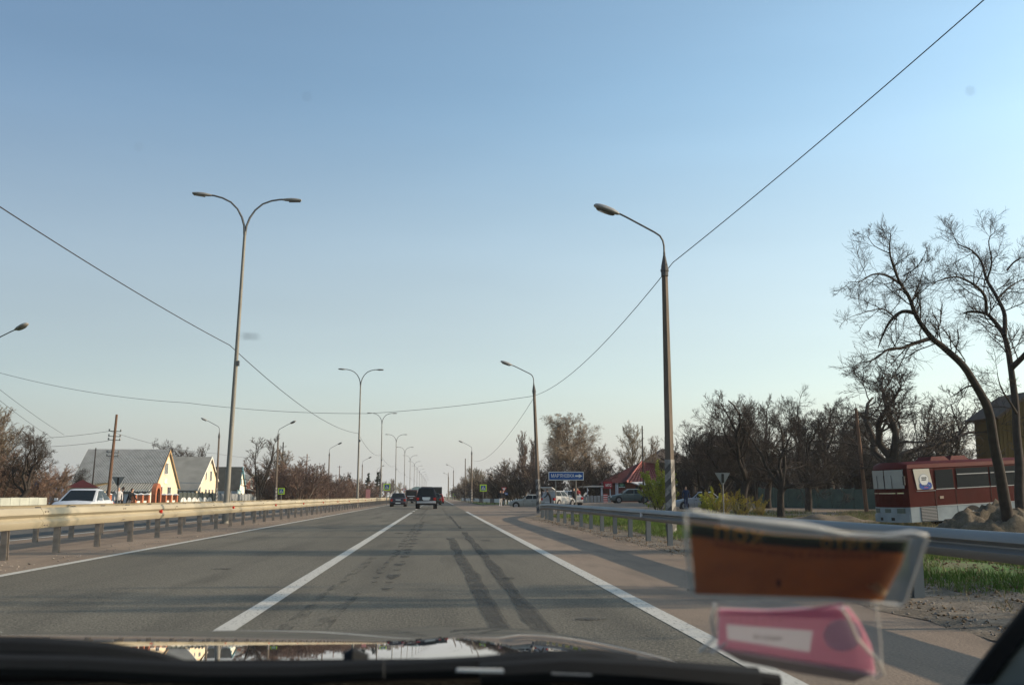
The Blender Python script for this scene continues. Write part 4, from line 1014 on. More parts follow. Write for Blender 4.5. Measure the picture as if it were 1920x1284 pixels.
def gable_house(name, label, px_ap, Yap, top_py, near, far, depth, wall_mat, roof_mat, side_mat, base_z=0.0, eave_over=0.35, soffit=M['trim_brown'], sheets=None, X=None):
    """near/far: list of (px,py) of the lower ends of the verge as seen in the photo; gable plane at x = X"""
    ap = at(px_ap, top_py, Yap); X = ap.x
    def onx(px, py):   # intersect the view ray with the gable plane
        d = CR @ Vector(((px - 960) / F, -(py - 642) / F, -1)); t = X / d.x; return Vector((0, 0, CH)) + d * t
    n_ = onx(*near); f_ = onx(*far)
    root = empty(name, (X, ap.y, base_z), 0, label, 'house')
    ya, za = 0.0, ap.z - base_z; yn, zn = n_.y - ap.y, n_.z - base_z; yf, zf = f_.y - ap.y, f_.z - base_z
    # wall lines are set in from the verges
    s_n = (za - zn) / (0 - yn); s_f = (za - zf) / yf
    wn, wf = yn + eave_over, yf - eave_over; zwn, zwf = za - 0.12 + s_n * wn, za - 0.12 - s_f * wf
    m = MB(); m.prism([(wn, 0), (wf, 0), (wf, zwf), (0, za - 0.12), (wn, zwn)], 'x', -0.25, 0.0); m.build('gable_wall', wall_mat, root)
    m = MB(); m.box(-depth + .1, -0.25, wn, wn + .25, 0, zwn - .05); m.box(-depth + .1, -.25, wf - .25, wf, 0, zwf - .05); m.box(-depth - .1, -depth + .1, wn, wf, 0, min(zwn, zwf) - .05)
    m.build('side_wall', side_mat, root)
    th = 0.10; ov = 0.22
    m = MB(); m.slab([(ov, yn, zn), (ov, 0, za), (-depth - ov, 0, za), (-depth - ov, yn, zn)], th)
    m.slab([(ov, 0.0, za), (ov, yf, zf), (-depth - ov, yf, zf), (-depth - ov, 0.0, za)], th)
    rf = m.build('roof', roof_mat, root)
    m = MB(); m.slab([(ov + .03, 0, za + .02), (ov + .03, yn, zn + .02), (ov + .03, yn, zn - .22), (ov + .03, 0, za - .24)], .03); m.slab([(ov + .03, 0, za - .24), (ov + .03, yf, zf - .22), (ov + .03, yf, zf + .02), (ov + .03, 0, za + .02)], .03)
    m.build('bargeboard', soffit, rf)
    if sheets:
        nr, nc = sheets
        for i in range(nr):
            for j in range(nc):
                t0, t1 = i / nr, (i + 1) / nr + 0.02; s0, s1 = j / nc, (j + 1) / nc
                def P(s, t): return (ov - s * (depth + 2 * ov), 0 + yn * t, za + (zn - za) * t + 0.05 + .008 * (j % 2))
                sheet = corr_sheet(P(s0, t0), P(s1, t0), P(s1, t1), P(s0, t1), 6, .035)
                sheet.build('roof_sheet', roof_mat, rf, smooth=True, fix=False)
    return root, X, ap.y, base_z, dict(yn=yn, zn=zn, yf=yf, zf=zf, za=za)
# house 1: large roof of corrugated sheets with a lean-to below, cream gable
h1, hx, hy, hz_, q = gable_house('village_house', 'cream house with big grey corrugated roof behind the brick gate', 316, 112.0, 843, (291, 905), (334, 915), 8.6, M['plaster'], M['slate'], M['bluewhite'], 0.0, 0.3, sheets=(4, 9))
y0, z0 = q['yn'], q['zn']
m = MB(); m.slab([(0.2, y0 - 2.3, z0 - 1.05), (0.2, y0 + .1, z0 - .02), (-9.3, y0 + .1, z0 - .02), (-9.3, y0 - 2.3, z0 - 1.05)], .08); m.build('lean_to_roof', M['slate2'], h1)
for j in range(6):
    corr_sheet((0.2 - j * 1.58, y0 + .1, z0 + .04), (0.2 - (j + 1) * 1.58, y0 + .1, z0 + .04), (0.2 - (j + 1) * 1.58, y0 - 2.3, z0 - .98), (0.2 - j * 1.58, y0 - 2.3, z0 - .98), 6, .035).build('roof_sheet', M['slate2'], h1, smooth=True, fix=False)
m = MB(); m.box(-9.0, -1.4, y0 - 2.05, y0 - 1.9, 0, z0 - 1.1); m.build('side_wall', M['bluewhite'], h1)
m = MB(); m.box(-1.39, 0, y0 - 2.05, y0 + .3, 0, z0 - .75); m.build('porch_wall', M['plaster_w'], h1)
window(h1, 0.0, -1.2, 0.1, 3.55, 4.75, 3)
window(h1, 0.0, -1.1, 0.2, 2.55, 2.95, 0, M['plaster_w'], M['white'])
window(h1, 0.0, -2.9, -1.7, 1.0, 2.1, 1); window(h1, 0.0, 0.4, 1.7, 1.0, 2.1, 1)
# house 2
h2, _, _, _, q = gable_house('village_house', 'pale yellow house with plain grey roof, middle one of the three gables', 395, 136.0, 856, (367, 919), (407, 901), 9.5, M['plaster'], M['slate2'], M['bluewhite'], 0.0, 0.25, soffit=M['plaster_w'])
for (a, b, c, d) in [(-2.4, -1.9, 3.3, 4.6), (0.1, 1.1, 3.2, 4.5), (0.2, .6, 5.5, 6.0), (-6.3, -5.0, .1, 2.3), (-2.4, -1.5, .9, 2.0), (-.4, .5, .9, 2.0), (1.5, 2.4, .9, 2.0)]:
    window(h2, 0.0, a, b, c, d, 1 if b - a > .8 else 0)
m = MB(); m.box(-4.2, -3.1, q['yn'] + .22, q['yn'] + .24, 0.6, 1.8); m.build('window', M['glass'], h2)
# house 3, dark roof and white/blue gable
h3, _, _, _, q = gable_house('village_house', 'small white house with dark old roof and blue gable trim', 453, 162.0, 875, (446, 919), (459, 915), 12.5, M['plaster_w'], M['slate_dark'], M['bluewhite'], 0.0, 0.2, soffit=M['trim_blue'])
window(h3, 0.0, -.6, .5, .8, 2.0, 2, M['trim_blue'], M['white']); window(h3, 0.0, -2.4, -1.4, .8, 2.0, 2, M['trim_blue'], M['white']); window(h3, 0.0, -.4, .4, 3.0, 3.9, 0, M['trim_brown'])
# house 4: brick with veranda
h4, _, _, _, q = gable_house('village_house', 'reddish brick house with a grey roof half hidden by bare bushes', 474, 178.0, 889, (452, 914), (500, 914), 8, M['redbrick'], M['slate2'], M['redbrick'], 0.0, .3, soffit=M['slate2'])
window(h4, 0.0, -2, .2, 2.6, 4.0, 3); window(h4, 0, 1.5, 2.6, 2.6, 4.0, 1)
m = MB(); m.slab([(2.2, -8, 1.9), (2.2, 6, 1.9), (.05, 6, 2.4), (.05, -8, 2.4)], .1); m.build('veranda_roof', M['slate2'], h4)
m = MB(); m.box(.1, 2.1, -7.9, 5.9, 0, .9); m.build('veranda_wall', M['darkfence'], h4)

def on_ray_x(px, py, X):
    d = CR @ Vector(((px - 960) / F, -(py - 642) / F, -1)); t = X / d.x; return Vector((0, 0, CH)) + d * t
# brick gate with an arch, and fence pillars
gp = on_ray_x(293, 930, -28.0)
gate = empty('arched_gate', (-28.0, gp.y, -.15), 0, 'orange brick garden gate with a round arch before the cream house', 'gate')
gy_ = gp.y; gate.scale = (.72, .66, .68)
for s in (-1, 1):
    m = MB(); m.box(-.3, .3, s * 1.25 - .32, s * 1.25 + .32, 0, 2.05); m.build('pillar', M['orange'], gate)
K = 12; vs, fs = [], []
for i in range(K + 1):
    a = math.pi * i / K
    for rr_ in (.93, 1.57):
        for xx in (-.3, .3): vs.append((xx, rr_ * math.cos(a), 2.05 + rr_ * 1.05 * math.sin(a)))
for i in range(K):
    o = 4 * i; fs += [(o, o + 1, o + 5, o + 4), (o + 2, o + 6, o + 7, o + 3), (o, o + 4, o + 6, o + 2), (o + 1, o + 3, o + 7, o + 5)]
MB().add(vs, fs).build('arch', M['orange'], gate, smooth=True)
m = MB()
for k in range(7): m.box(-.03, .03, -.86 + k * .27, -.82 + k * .27, .1, 2.2)
m.box(-.04, .04, -.9, .9, .2, .28); m.box(-.04, .04, -.9, .9, 1.9, 1.98); m.build('grille', M['dark'], gate)
bf = empty('brick_fence', (-28.0, gy_, -.1), 0, 'row of orange brick fence pillars with white caps beside the gate', 'fence')
pil = MB(); pil.box(-.22, .22, -.24, .24, 0, 1.32); pme = pil.mesh('pillar', M['orange'])
cap = MB(); cap.add([(-.33, -.33, 1.32), (.33, -.33, 1.32), (.33, .33, 1.32), (-.33, .33, 1.32), (0, 0, 1.5)], [(3, 2, 1, 0), (0, 1, 4), (1, 2, 4), (2, 3, 4), (3, 0, 4)]); cme = cap.mesh('cap', M['white'])
prev = None
for px in (203, 251, 264, 276, 308, 318, 329):
    y = on_ray_x(px, 930, -28.0).y - gy_
    p_ = link('pillar', pme, bf); p_.location = (0, y, 0); c_ = link('cap', cme, p_)
    if prev is not None and abs(px - prev[0]) < 16:
        MB().box(-.04, .04, prev[1] + .28, y - .28, .05, .75).build('fence_panel', M['plaster_w'], bf)
    prev = (px, y)
# gazebo with a red pyramid roof
gz = at(153, 930, 80.0)
g = empty('gazebo', (gz.x, 80, 0), R(20), 'small gazebo with a red pyramid roof behind the white car', 'gazebo')
zt = at(153, 899, 80).z; ze = at(153, 914.5, 80).z; W2 = 1.28
m = MB(); m.add([(-W2, -W2, ze), (W2, -W2, ze), (W2, W2, ze), (-W2, W2, ze), (0, 0, zt)], [(3, 2, 1, 0), (0, 1, 4), (1, 2, 4), (2, 3, 4), (3, 0, 4)]); m.build('roof', M['redroof'], g)
for sx in (-1, 1):
    for sy in (-1, 1): MB().box(sx * 1.0 - .06, sx * 1.0 + .06, sy * 1.0 - .06, sy * 1.0 + .06, 0, ze).build('post', M['white'], g)
MB().box(-1.06, 1.06, -1.04, -.98, .1, .9).build('railing', M['white'], g); MB().box(.98, 1.04, -.97, .97, .1, .9).build('railing', M['white'], g)
MB().box(-1.06, 1.06, -1.05, 1.05, ze - .12, ze - .01).build('frame', M['white'], g)
# ochre shed behind it
sg = at(118, 930, 96.0); sh = empty('shed', (sg.x, 96, 0), 0, 'low yellowish shed roof between the bushes and the gazebo', 'shed')
zz = at(118, 903, 96).z; m = MB(); m.box(-2.2, 2.6, 0, 4, 0, zz - .9); m.build('wall', M['plaster'], sh); m = MB(); m.slab([(-2.5, -.3, zz - 1.1), (2.9, -.3, zz - .4), (2.9, 4.3, zz), (-2.5, 4.3, zz - .6)], .1); m.build('roof', M['ochre'], sh)
# white wall at far left, in panels
wl = empty('concrete_wall', (0, 0, 0), 0, 'low pale concrete wall at the left edge below the bare trees', 'wall')
a, b = at(-60, 940, 52), at(86, 940, 58)
for k in range(8):
    p, q2 = a.lerp(b, k / 8), a.lerp(b, (k + 1) / 8); d = (q2 - p).normalized(); zt = at(0, 932.5, 52).z
    m = MB(); n_ = Vector((-d.y, d.x, 0)) * .07
    pts = [p + n_ + d * .01, q2 + n_ - d * .01, q2 - n_ - d * .01, p - n_ + d * .01]
    m.prism([(v.x, v.y) for v in pts], 'z', -.1, zt - (.01 if k % 2 else 0)); m.build('wall_panel', M['whitewall'], wl)
# blue doors/kiosk shapes behind the bushes
kb = at(45, 930, 70); kk = empty('blue_shed', (kb.x, 70, 0), 0, 'dark blue shed with pale posts glimpsed behind the left bushes', 'shed')
m = MB(); m.box(-1.7, 1.7, 0, 2.5, 0, 2.1); m.build('wall', mat('blue_shed_paint', (0.05, 0.10, 0.18), .7), kk)
for x in (-1.6, -.5, .5, 1.6): MB().box(x - .05, x + .05, -.08, -.005, 0, 2.3).build('post', M['plaster_w'], kk)
# dark fence with white scallops, then grey slat fence
def panel_fence(name, label, pts, h, n, mt, cat='fence', post=None, gap=.03, th=.05):
    root = empty(name, (pts[0][0], pts[0][1], 0), 0, label, cat); O = Vector((pts[0][0], pts[0][1], 0))
    P = [Vector((x, y, 0)) for x, y in pts]
    for s in range(len(P) - 1):
        for k in range(n):
            a, b = P[s].lerp(P[s + 1], k / n), P[s].lerp(P[s + 1], (k + 1) / n); d = (b - a).normalized(); nn = Vector((-d.y, d.x, 0)) * th / 2
            g_ = min(gh(a.x, a.y), gh(b.x, b.y)); a2, b2 = a + d * gap - O, b - d * gap - O
            m = MB(); m.prism([(v.x, v.y) for v in (a2 + nn, b2 + nn, b2 - nn, a2 - nn)], 'z', g_ - .05, g_ + h * (1 + (.015 if k % 2 else 0))); m.build('fence_panel', mt, root)
            if post:
                m = MB(); c = a - O; m.box(c.x - .09, c.x + .09, c.y - .09, c.y + .09, g_ - .1, g_ + h + .12); m.build('fence_post', post, root)
    return root
a, b = on_ray_x(334, 935, -28), on_ray_x(404, 935, -28)
df = panel_fence('garden_fence', 'long dark fence before the middle pale house', [(a.x, a.y), (b.x, b.y)], 1.55, 10, M['darkfence'], post=M['darkfence'])
sc_m = MB()
for k in range(6):
    y = (b.y - a.y) * (k + .8) / 7.2
    vs = [(.09, y + 1.3 * math.cos(t), .35 + .62 * math.sin(t)) for t in np.linspace(0, math.pi, 9)]; m = MB(); m.add(vs + [(.04, v[1], v[2]) for v in vs], [tuple(range(9)), tuple(range(17, 8, -1))] + [(i, i + 1, i + 10, i + 9) for i in range(8)] + [(8, 0, 9, 17)])
    m.build('white_scallop', M['white'], df)
b2 = on_ray_x(480, 935, -28)
panel_fence('grey_fence', 'light grey panel fence right of the dark one, behind the nearest median lamp', [(b.x, b.y + .3), (b2.x, b2.y)], 1.45, 12, M['greyfence'], post=M['greyfence'])
b3 = on_ray_x(560, 935, -27)
# green concrete fence on the right
fa, fb, fc = at(1425, 940, 82), at(1560, 940, 78), at(1665, 940, 74)
panel_fence('green_fence', 'faded green concrete panel fence left of the red bus', [(fa.x, fa.y), (fb.x, fb.y), (fc.x, fc.y), (at(1800, 940, 72).x, 72)], 1.62, 5, M['greenfence'], post=M['greenfence'], th=.08)

# ------------------------------------------------------------------ the cafe
CY = 112.0
cg = gh(20, CY)
def cx(px, Y=CY): return at(px, 930, Y).x
def cz(py, Y=CY, px=1200): return at(px, py, Y).z
cf = empty('roadside_cafe', (cx(1190), CY, cg), 0, 'brick roadside cafe with a dark red metal roof', 'cafe')
ox = cx(1190)
def L(px, Y=CY): return cx(px, Y) - ox
ze, zr = cz(905) - cg, cz(863) - cg
m = MB(); m.box(L(1128), L(1172), 0, 7, 0, ze); m.box(L(1172), L(1262), .4, 7, 0, ze); m.build('wall', M['redbrick'], cf)
# hip roof: shade painted into the front-left slope's red, sunlight into the right face's
Fl, Fm, Fr = (L(1118), -.6, ze - .15), (L(1173), -.6, ze + .05), (L(1275), 1.2, ze + .0)
Ap = (L(1218), 4.0, zr); Bl = (L(1128), 8, ze); Ar = (L(1240), 4.2, zr - .2)
def ribroof(a, b, c, d, n): return corr_sheet(a, b, c, d, n, .03)
m = MB(); m.add([Fl, Fm, Ap, (L(1165), 5.5, zr - 1.6), Bl], [(0, 1, 2, 3), (0, 3, 4)]); m.add([(v[0], v[1], v[2] - .12) for v in (Fl, Fm, Ap, (L(1165), 5.5, zr - 1.6), Bl)], [(3, 2, 1, 0), (4, 3, 0)])
rf = m.build('roof', M['redroof'], cf)
# right face with ribs of metal tile
a, b, c, d = Vector(Ap), Vector(Ar), Vector(Fr), Vector(Fm)
n_ = (d - a).cross(c - a).normalized(); n_ = n_ if n_.z > 0 else -n_
m = MB(); K = 56; RR = 9; v = []
for r2 in range(RR * 2 + 1):
    t = r2 / (RR * 2)
    for k in range(K + 1):
        s = k / K; p = a.lerp(b, s).lerp(d.lerp(c, s), t) + n_ * (.05 * math.cos(2 * math.pi * 14 * s) + (.05 if r2 % 2 else 0)); v.append(p)
m.add(v, [(r2 * (K + 1) + k, r2 * (K + 1) + k + 1, (r2 + 1) * (K + 1) + k + 1, (r2 + 1) * (K + 1) + k) for r2 in range(RR * 2) for k in range(K)])
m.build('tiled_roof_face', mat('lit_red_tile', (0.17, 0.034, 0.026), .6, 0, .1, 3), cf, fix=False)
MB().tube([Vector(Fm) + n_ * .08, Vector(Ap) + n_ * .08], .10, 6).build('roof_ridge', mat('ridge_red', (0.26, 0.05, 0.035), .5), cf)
# MTC sign, dark green sign, awnings, pillars
m = MB(); m.box(L(1130), L(1146), -.75, -.55, cz(916) - cg, cz(903) - cg); s_ = m.build('shop_sign', mat('sign_red', (0.22, 0.008, 0.02), .4), cf)
tz = (cz(910) - cg)
text_mesh('lettering', 'МТС', .40, M['white'], s_, (L(1139), -.76, tz), bold=.01, width=.66)
m = MB(); m.box(L(1158), L(1172), -.35, -.2, cz(914) - cg, cz(904) - cg); s_ = m.build('shop_sign', mat('sign_green', (0.02, 0.06, 0.045), .4), cf)
m = MB(); m.cyl((L(1165), cz(908) - cg), .22, -.37, -.352, 'y', 12); m.build('emblem', mat('sign_greenlight', (0.10, 0.30, 0.2), .5), s_)
m = MB(); m.box(L(1159.5), L(1171), -.37, -.352, cz(913.4) - cg, cz(912.4) - cg); m.build('sign_stripe', M['white'], s_)
for px in (1128, 1143, 1154, 1157):
    MB().box(L(px) - .06, L(px) + .06, -.5, -.38, 0, ze).build('pillar', M['bluewhite'], cf)
m = MB(); m.slab([(L(1080), -1.5, cz(912.5) - cg), (L(1128), -1.5, cz(911.5) - cg), (L(1128), 1, cz(908) - cg), (L(1080), 1, cz(909.5) - cg)], .12); m.build('awning', M['greyfence'], cf)
m = MB(); m.slab([(L(1190), -2.2, cz(908) - cg), (L(1262), -2.2, cz(909) - cg), (L(1262), .3, cz(902) - cg), (L(1180), .3, cz(902) - cg)], .12); m.slab([(L(1190), -2.21, cz(909.2) - cg), (L(1262), -2.21, cz(909.2) - cg), (L(1262), -2.21, cz(905) - cg), (L(1190), -2.21, cz(905) - cg)], .05); m.build('awning', M['white'], cf)
MB().box(L(1158), L(1168), -.02, .0, .05, 2.1).build('door', M['maroon'], cf)
for px in (1098, 1124): MB().box(L(px) - .05, L(px) + .05, -1.4, -1.3, 0, cz(912) - cg).build('pillar', M['bluewhite'], cf)
MB().box(L(1193), L(1202), .34, .4, .9, 1.9).build('window', M['glass'], cf); MB().box(L(1205), L(1216), .34, .4, 1.3, 1.6).build('wall_sign', M['white'], cf)
# low hoarding of grey panels in front, striped red and white pillar
pf = panel_fence('grey_hoarding', 'low grey panel hoarding in front of the cafe, behind the town sign', [(cx(1086, 106), 106), (cx(1146, 106), 106)], .82, 9, M['greyfence'])
pf2 = panel_fence('grey_hoarding', 'short grey panel hoarding to the right of the grey sedan', [(cx(1216, 108), 108), (cx(1240, 108), 108)], .95, 3, M['greyfence'])
sp = empty('striped_pillar', (cx(1135, 104), 104, gh(cx(1135, 104), 104)), 0, 'small red and white striped pillar left of the grey sedan', 'pillar')
sh_ = MB().box(-.2, .2, -.2, .2, 0, 1.0).build('column', mat('pillar_red', (0.40, 0.05, 0.04), .6), sp)
for k in range(4): MB().box(-.206, .206, -.206, .206, .12 + k * .23, .20 + k * .23).build('white_band', M['white'], sh_)
# big dim house behind the trees, and its neighbour
def hip_house(name, label, pxl, pxr, Y, py_eave, py_ridge, wall, roof, dpt=9, ridge=(.3, .7)):
    x0, x1 = at(pxl, 930, Y).x, at(pxr, 930, Y).x; g_ = gh((x0 + x1) / 2, Y); e = at((pxl + pxr) / 2, py_eave, Y).z - g_; r = at((pxl + pxr) / 2, py_ridge, Y).z - g_
    root = empty(name, (x0, Y, g_), 0, label, 'house'); W_ = x1 - x0
    MB().box(0, W_, 0, dpt, 0, e).build('wall', wall, root)
    a, b = W_ * ridge[0], W_ * ridge[1]; o = .5
    v = [(-o, -o, e - .1), (W_ + o, -o, e - .1), (W_ + o, dpt + o, e - .1), (-o, dpt + o, e - .1), (a, dpt / 2, r), (b, dpt / 2, r)]
    MB().add(v, [(3, 2, 1, 0), (0, 1, 5, 4), (1, 2, 5), (2, 3, 4, 5), (3, 0, 4)]).build('roof', roof, root)
    return root, W_, e
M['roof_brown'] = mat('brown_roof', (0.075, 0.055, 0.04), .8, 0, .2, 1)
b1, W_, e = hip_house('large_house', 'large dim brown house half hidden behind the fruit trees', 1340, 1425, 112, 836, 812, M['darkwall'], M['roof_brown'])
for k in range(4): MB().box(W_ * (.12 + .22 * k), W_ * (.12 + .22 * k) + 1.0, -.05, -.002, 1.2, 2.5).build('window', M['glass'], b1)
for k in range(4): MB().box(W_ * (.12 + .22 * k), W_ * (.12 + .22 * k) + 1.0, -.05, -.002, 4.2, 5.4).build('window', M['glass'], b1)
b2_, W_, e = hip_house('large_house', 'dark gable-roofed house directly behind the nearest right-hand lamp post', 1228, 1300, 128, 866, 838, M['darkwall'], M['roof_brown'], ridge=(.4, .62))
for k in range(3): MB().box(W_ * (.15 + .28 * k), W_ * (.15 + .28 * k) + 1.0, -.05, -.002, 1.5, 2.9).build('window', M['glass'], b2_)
# ochre wooden house at the right edge
oh = at(1872, 930, 62); ogr = gh(oh.x, 62); OY = 62
o1 = empty('wooden_house', (oh.x, OY, ogr), 0, 'ochre wooden house with dark eaves at the right edge behind the bus', 'house')
oh = at(1884, 930, 62); o1.location = (oh.x, OY, ogr)
def O(px, py): p = at(px, py, OY); return p.x - oh.x, p.z - ogr
(xa, _), (xb, zt_), (xe, _) = O(1884, 800), O(1926, 734), O(1990, 800)
m = MB(); m.prism([(0, 0), (xe, 0), (xe, O(1990, 800)[1]), (xb, zt_ - .25), (0, O(1884, 778)[1])], 'y', 0, 3); m.build('wall', M['ochre'], o1)
for k in range(14):
    x = .25 + k * xe / 14.5; zz_ = O(1884, 778)[1] - .05; MB().box(x - .03, x + .03, -.03, -.002, 0, zz_ + (zt_ - zz_) * min(1, x / xb) * .9 if x < xb else zz_).build('batten', M['ochre'], o1)
m = MB(); z1 = O(1874, 783)[1]; m.slab([(-.5, -.6, z1), (xb, -.6, zt_), (xb, 3.4, zt_), (-.5, 3.4, z1)], .16); m.slab([(xb, -.6, zt_), (xe + .5, -.6, z1), (xe + .5, 3.4, z1), (xb, 3.4, zt_)], .16); m.build('roof', M['timber'], o1)
MB().box(1.3, 2.3, -.05, -.002, 1.8, 3.2).build('window', M['glass'], o1)
# dirt pile under the big trees
dp = at(1850, 975, 33.5); rs = np.random.RandomState(3); v = []; nx_, ny_ = 34, 22
for j in range(ny_ + 1):
    for i in range(nx_ + 1):
        u, w_ = i / nx_ * 2 - 1, j / ny_ * 2 - 1; e_ = max(0, 1 - u * u - w_ * w_) ** .8
        h = 1.5 * e_ * (.80 + .5 * mnoise.noise(Vector((u * 2, w_ * 2, 3))) + .34 * mnoise.noise(Vector((u * 6, w_ * 6, 1)))+ .16 * mnoise.noise(Vector((u * 15, w_ * 15, 1)))) * .85
        x, y = dp.x + .35 + u * 2.6, 33.6 + w_ * 1.3; v.append((x, y, gh(x, y) - .02 + h * (1 if e_ > 0 else 0) - (.05 if e_ == 0 else 0)))
tag(link('dirt_heap', npmesh('dirt_heap', v, quads=[(j * (nx_ + 1) + i, j * (nx_ + 1) + i + 1, (j + 1) * (nx_ + 1) + i + 1, (j + 1) * (nx_ + 1) + i) for j in range(ny_) for i in range(nx_)], mats=M['dirt'], smooth=True)), 'heap of broken earth at the foot of the two tall trees', 'dirt heap')
litter('heap_clods', 420, dp.x - 2.4, dp.x + 3.6, 32.2, 34.4, .10, M['dirt'], 9, 'loose clods on and around the earth heap', 1.0)
mp = at(1545, 960, 50); v = []
for j in range(ny_ + 1):
    for i in range(nx_ + 1):
        u, w_ = i / nx_ * 2 - 1, j / ny_ * 2 - 1; e_ = max(0, 1 - u * u - w_ * w_)
        x, y = mp.x + u * 3.5, 50 + w_ * 2; v.append((x, y, gh(x, y) - .02 + e_ * (.5 + .35 * mnoise.noise(Vector((u * 3, w_ * 3, 8)))) - (.05 if e_ == 0 else 0)))
tag(link('dirt_mound', npmesh('dirt_mound', v, quads=[(j * (nx_ + 1) + i, j * (nx_ + 1) + i + 1, (j + 1) * (nx_ + 1) + i + 1, (j + 1) * (nx_ + 1) + i) for j in range(ny_) for i in range(nx_)], mats=M['dirt'], smooth=True)), 'low grey-brown earth mound before the green fence', 'dirt mound')
# ------------------------------------------------------------------ signs
M['signblue'] = mat('sign_blue', (0.012, 0.075, 0.26), .5); M['signyel'] = mat('fluorescent_yellow_green', (0.55, 0.75, 0.05), .5)
M['signback'] = mat('sign_back_grey', (0.20, 0.20, 0.20), .5, .3, .08); M['signred'] = mat('sign_red_rim', (0.50, 0.05, 0.04), .4)
def post_at(px, Y, name, label, cat='sign', rz=0): 
    p = at(px, 930, Y); g = gh(p.x, Y); return empty(name, (p.x, Y, g), rz, label, cat), p.x, g
# town sign
tx0, tx1, TY = at(1028.5, 900, 62), at(1094.5, 900, 62), 62
tc_ = (tx0.x + tx1.x) / 2; g = gh(tc_, TY); zt_, zb_ = at(1061, 884, TY).z - g, at(1061, 900, TY).z - g
ts = empty('town_sign', (tc_, TY, g), 0, 'blue rectangular town sign on two thin posts', 'sign')
W_ = (tx1.x - tx0.x) / 2; zc = (zt_ + zb_) / 2
bd = MB().box(-W_, W_, -.02, .02, zb_, zt_).build('board', M['white'], ts)
MB().box(-W_ + .045, W_ - .045, -.026, -.021, zb_ + .045, zt_ - .045).build('blue_field', M['signblue'], bd)
text_mesh('lettering', "МАР'ЯНІВКА", .30, M['white'], bd, (-.23, -.03, zc), bold=.002, width=1.50)
ar = MB(); ax = W_ - .42; ar.add([(ax - .14, -.031, zc - .05), (ax + .10, -.031, zc - .05), (ax + .10, -.031, zc - .13), (ax + .34, -.031, zc), (ax + .10, -.031, zc + .13), (ax + .10, -.031, zc + .05), (ax - .14, -.031, zc + .05)], [tuple(range(7))]); ar.build('arrow', M['white'], bd, fix=False)
for px in (1042, 1080): 
    x = at(px, 900, TY).x - tc_; MB().tube([(x, .06, -.2), (x, .06, zt_ - .05)], .035, 8).build('post', M['pole'], ts, smooth=True)
def crossing_sign(px, Y, py0, py1, label, s=1.0, post=True):
    root, X, g = post_at(px, Y, 'crossing_sign', label)
    a, b = at(px, py0, Y).z - g, at(px, py1, Y).z - g; h = (a - b) / 2; c = (a + b) / 2
    bd = MB().box(-h, h, -.02, .02, b, a).build('board', M['signyel'], root)
    f = MB().box(-h * .68, h * .68, -.03, -.021, c - h * .68, c + h * .68).build('blue_square', M['signblue'], bd)
    t = MB(); t.add([(-h * .6, -.036, c - h * .5), (h * .6, -.036, c - h * .5), (0, -.036, c + h * .58)], [(0, 1, 2)]); t.build('white_triangle', M['white'], f, fix=False)
    w_ = MB(); k = h
    w_.cyl((0.0, c + k * .22), k * .09, -.042, -.037, 'y', 8)
    w_.add([(k * x_, -.040, c + k * z_) for x_, z_ in [(-.10, .12), (.08, .12), (.06, -.12), (.24, -.42), (.14, -.42), (0, -.2), (-.16, -.44), (-.26, -.42), (-.08, -.12)]], [tuple(range(9))])
    for xx in (-.4, -.2, .3): w_.add([(k * (xx - .05), -.040, c - k * .48), (k * (xx + .05), -.040, c - k * .48), (k * (xx + .04), -.040, c - k * .38), (k * (xx - .04), -.040, c - k * .38)], [(0, 1, 2, 3)])
    w_.build('walking_figure', M['dark'], f, fix=False)
    MB().tube([(0, .05, -.2), (0, .05, a)], .035, 8).build('post', M['pole'], root, smooth=True)
    return root
crossing_sign(725, 118, 906.5, 919, 'yellow-green framed pedestrian crossing sign on the median left of the dark sedan')
crossing_sign(906, 112, 908, 921, 'yellow-green framed pedestrian crossing sign right of the road before the dark trees')
crossing_sign(527, 98, 914.5, 926.5, 'small yellow-green crossing sign before the brown thicket, left of the median')
crossing_sign(852, 260, 924.5, 930.5, 'tiny far crossing sign right of the road by the vanishing point')
def yield_sign(px, Y, py0, py1, label, back=False, plate=False):
    root, X, g = post_at(px, Y, 'yield_sign', label)
    a, b = at(px, py0, Y).z - g, at(px, py1, Y).z - g; h = a - b; w2 = h / 1.73 * 1.02
    def tri(s, y0_, y1_): 
        c = a - h / 3; P = [(-w2 * s, c + h / 3 * s), (w2 * s, c + h / 3 * s), (0, c - 2 * h / 3 * s)]
        return MB().prism(P, 'y', y0_, y1_)
    bd = tri(1, -.015, .015).build('board', M['signback'] if back else M['signred'], root)
    yb = .016 if back else -.022
    tri(.98 if back else .62, yb, yb + .006).build('face', M['signred'] if back else M['white'], bd)
    if back: 
        tri(.62, .023, .028).build('inner_face', M['white'], bd)
        MB().box(-.05, .05, -.06, -.016, a - h * .75, a - .05).build('bracket', M['dark'], bd)
    if plate:
        z = at(px, 927.5, Y).z - g; p_ = MB().box(-.30, .42, -.02, .01, z, z + .26).build('blue_plate', M['signblue'], root)
        MB().box(-.24, .36, -.026, -.021, z + .10, z + .16).build('white_stripe', M['white'], p_)
    MB().tube([(0, .05 if not back else -.0, -.2), (0, .05 if not back else .0, a - .03)], .03, 8).build('post', M['arm'] if back else M['pole'], root, smooth=True)
yield_sign(945, 108, 913.5, 922.5, 'small red-rimmed yield sign with a blue plate below, right of the crossing sign', plate=True)
yield_sign(1356, 42, 886, 911, 'grey back of a yield sign before the fruit trees', back=True)
yield_sign(220, 62, 893.5, 914, 'pale back of a yield sign beside the wooden utility pole', back=True)
yield_sign(757, 210, 915.5, 923.5, 'tiny warning triangle on the median beyond the dark sedan')
pk, _, _ = post_at(690, 128, 'pink_notice', 'narrow pink upright notice board beside the median rail', 'notice board')
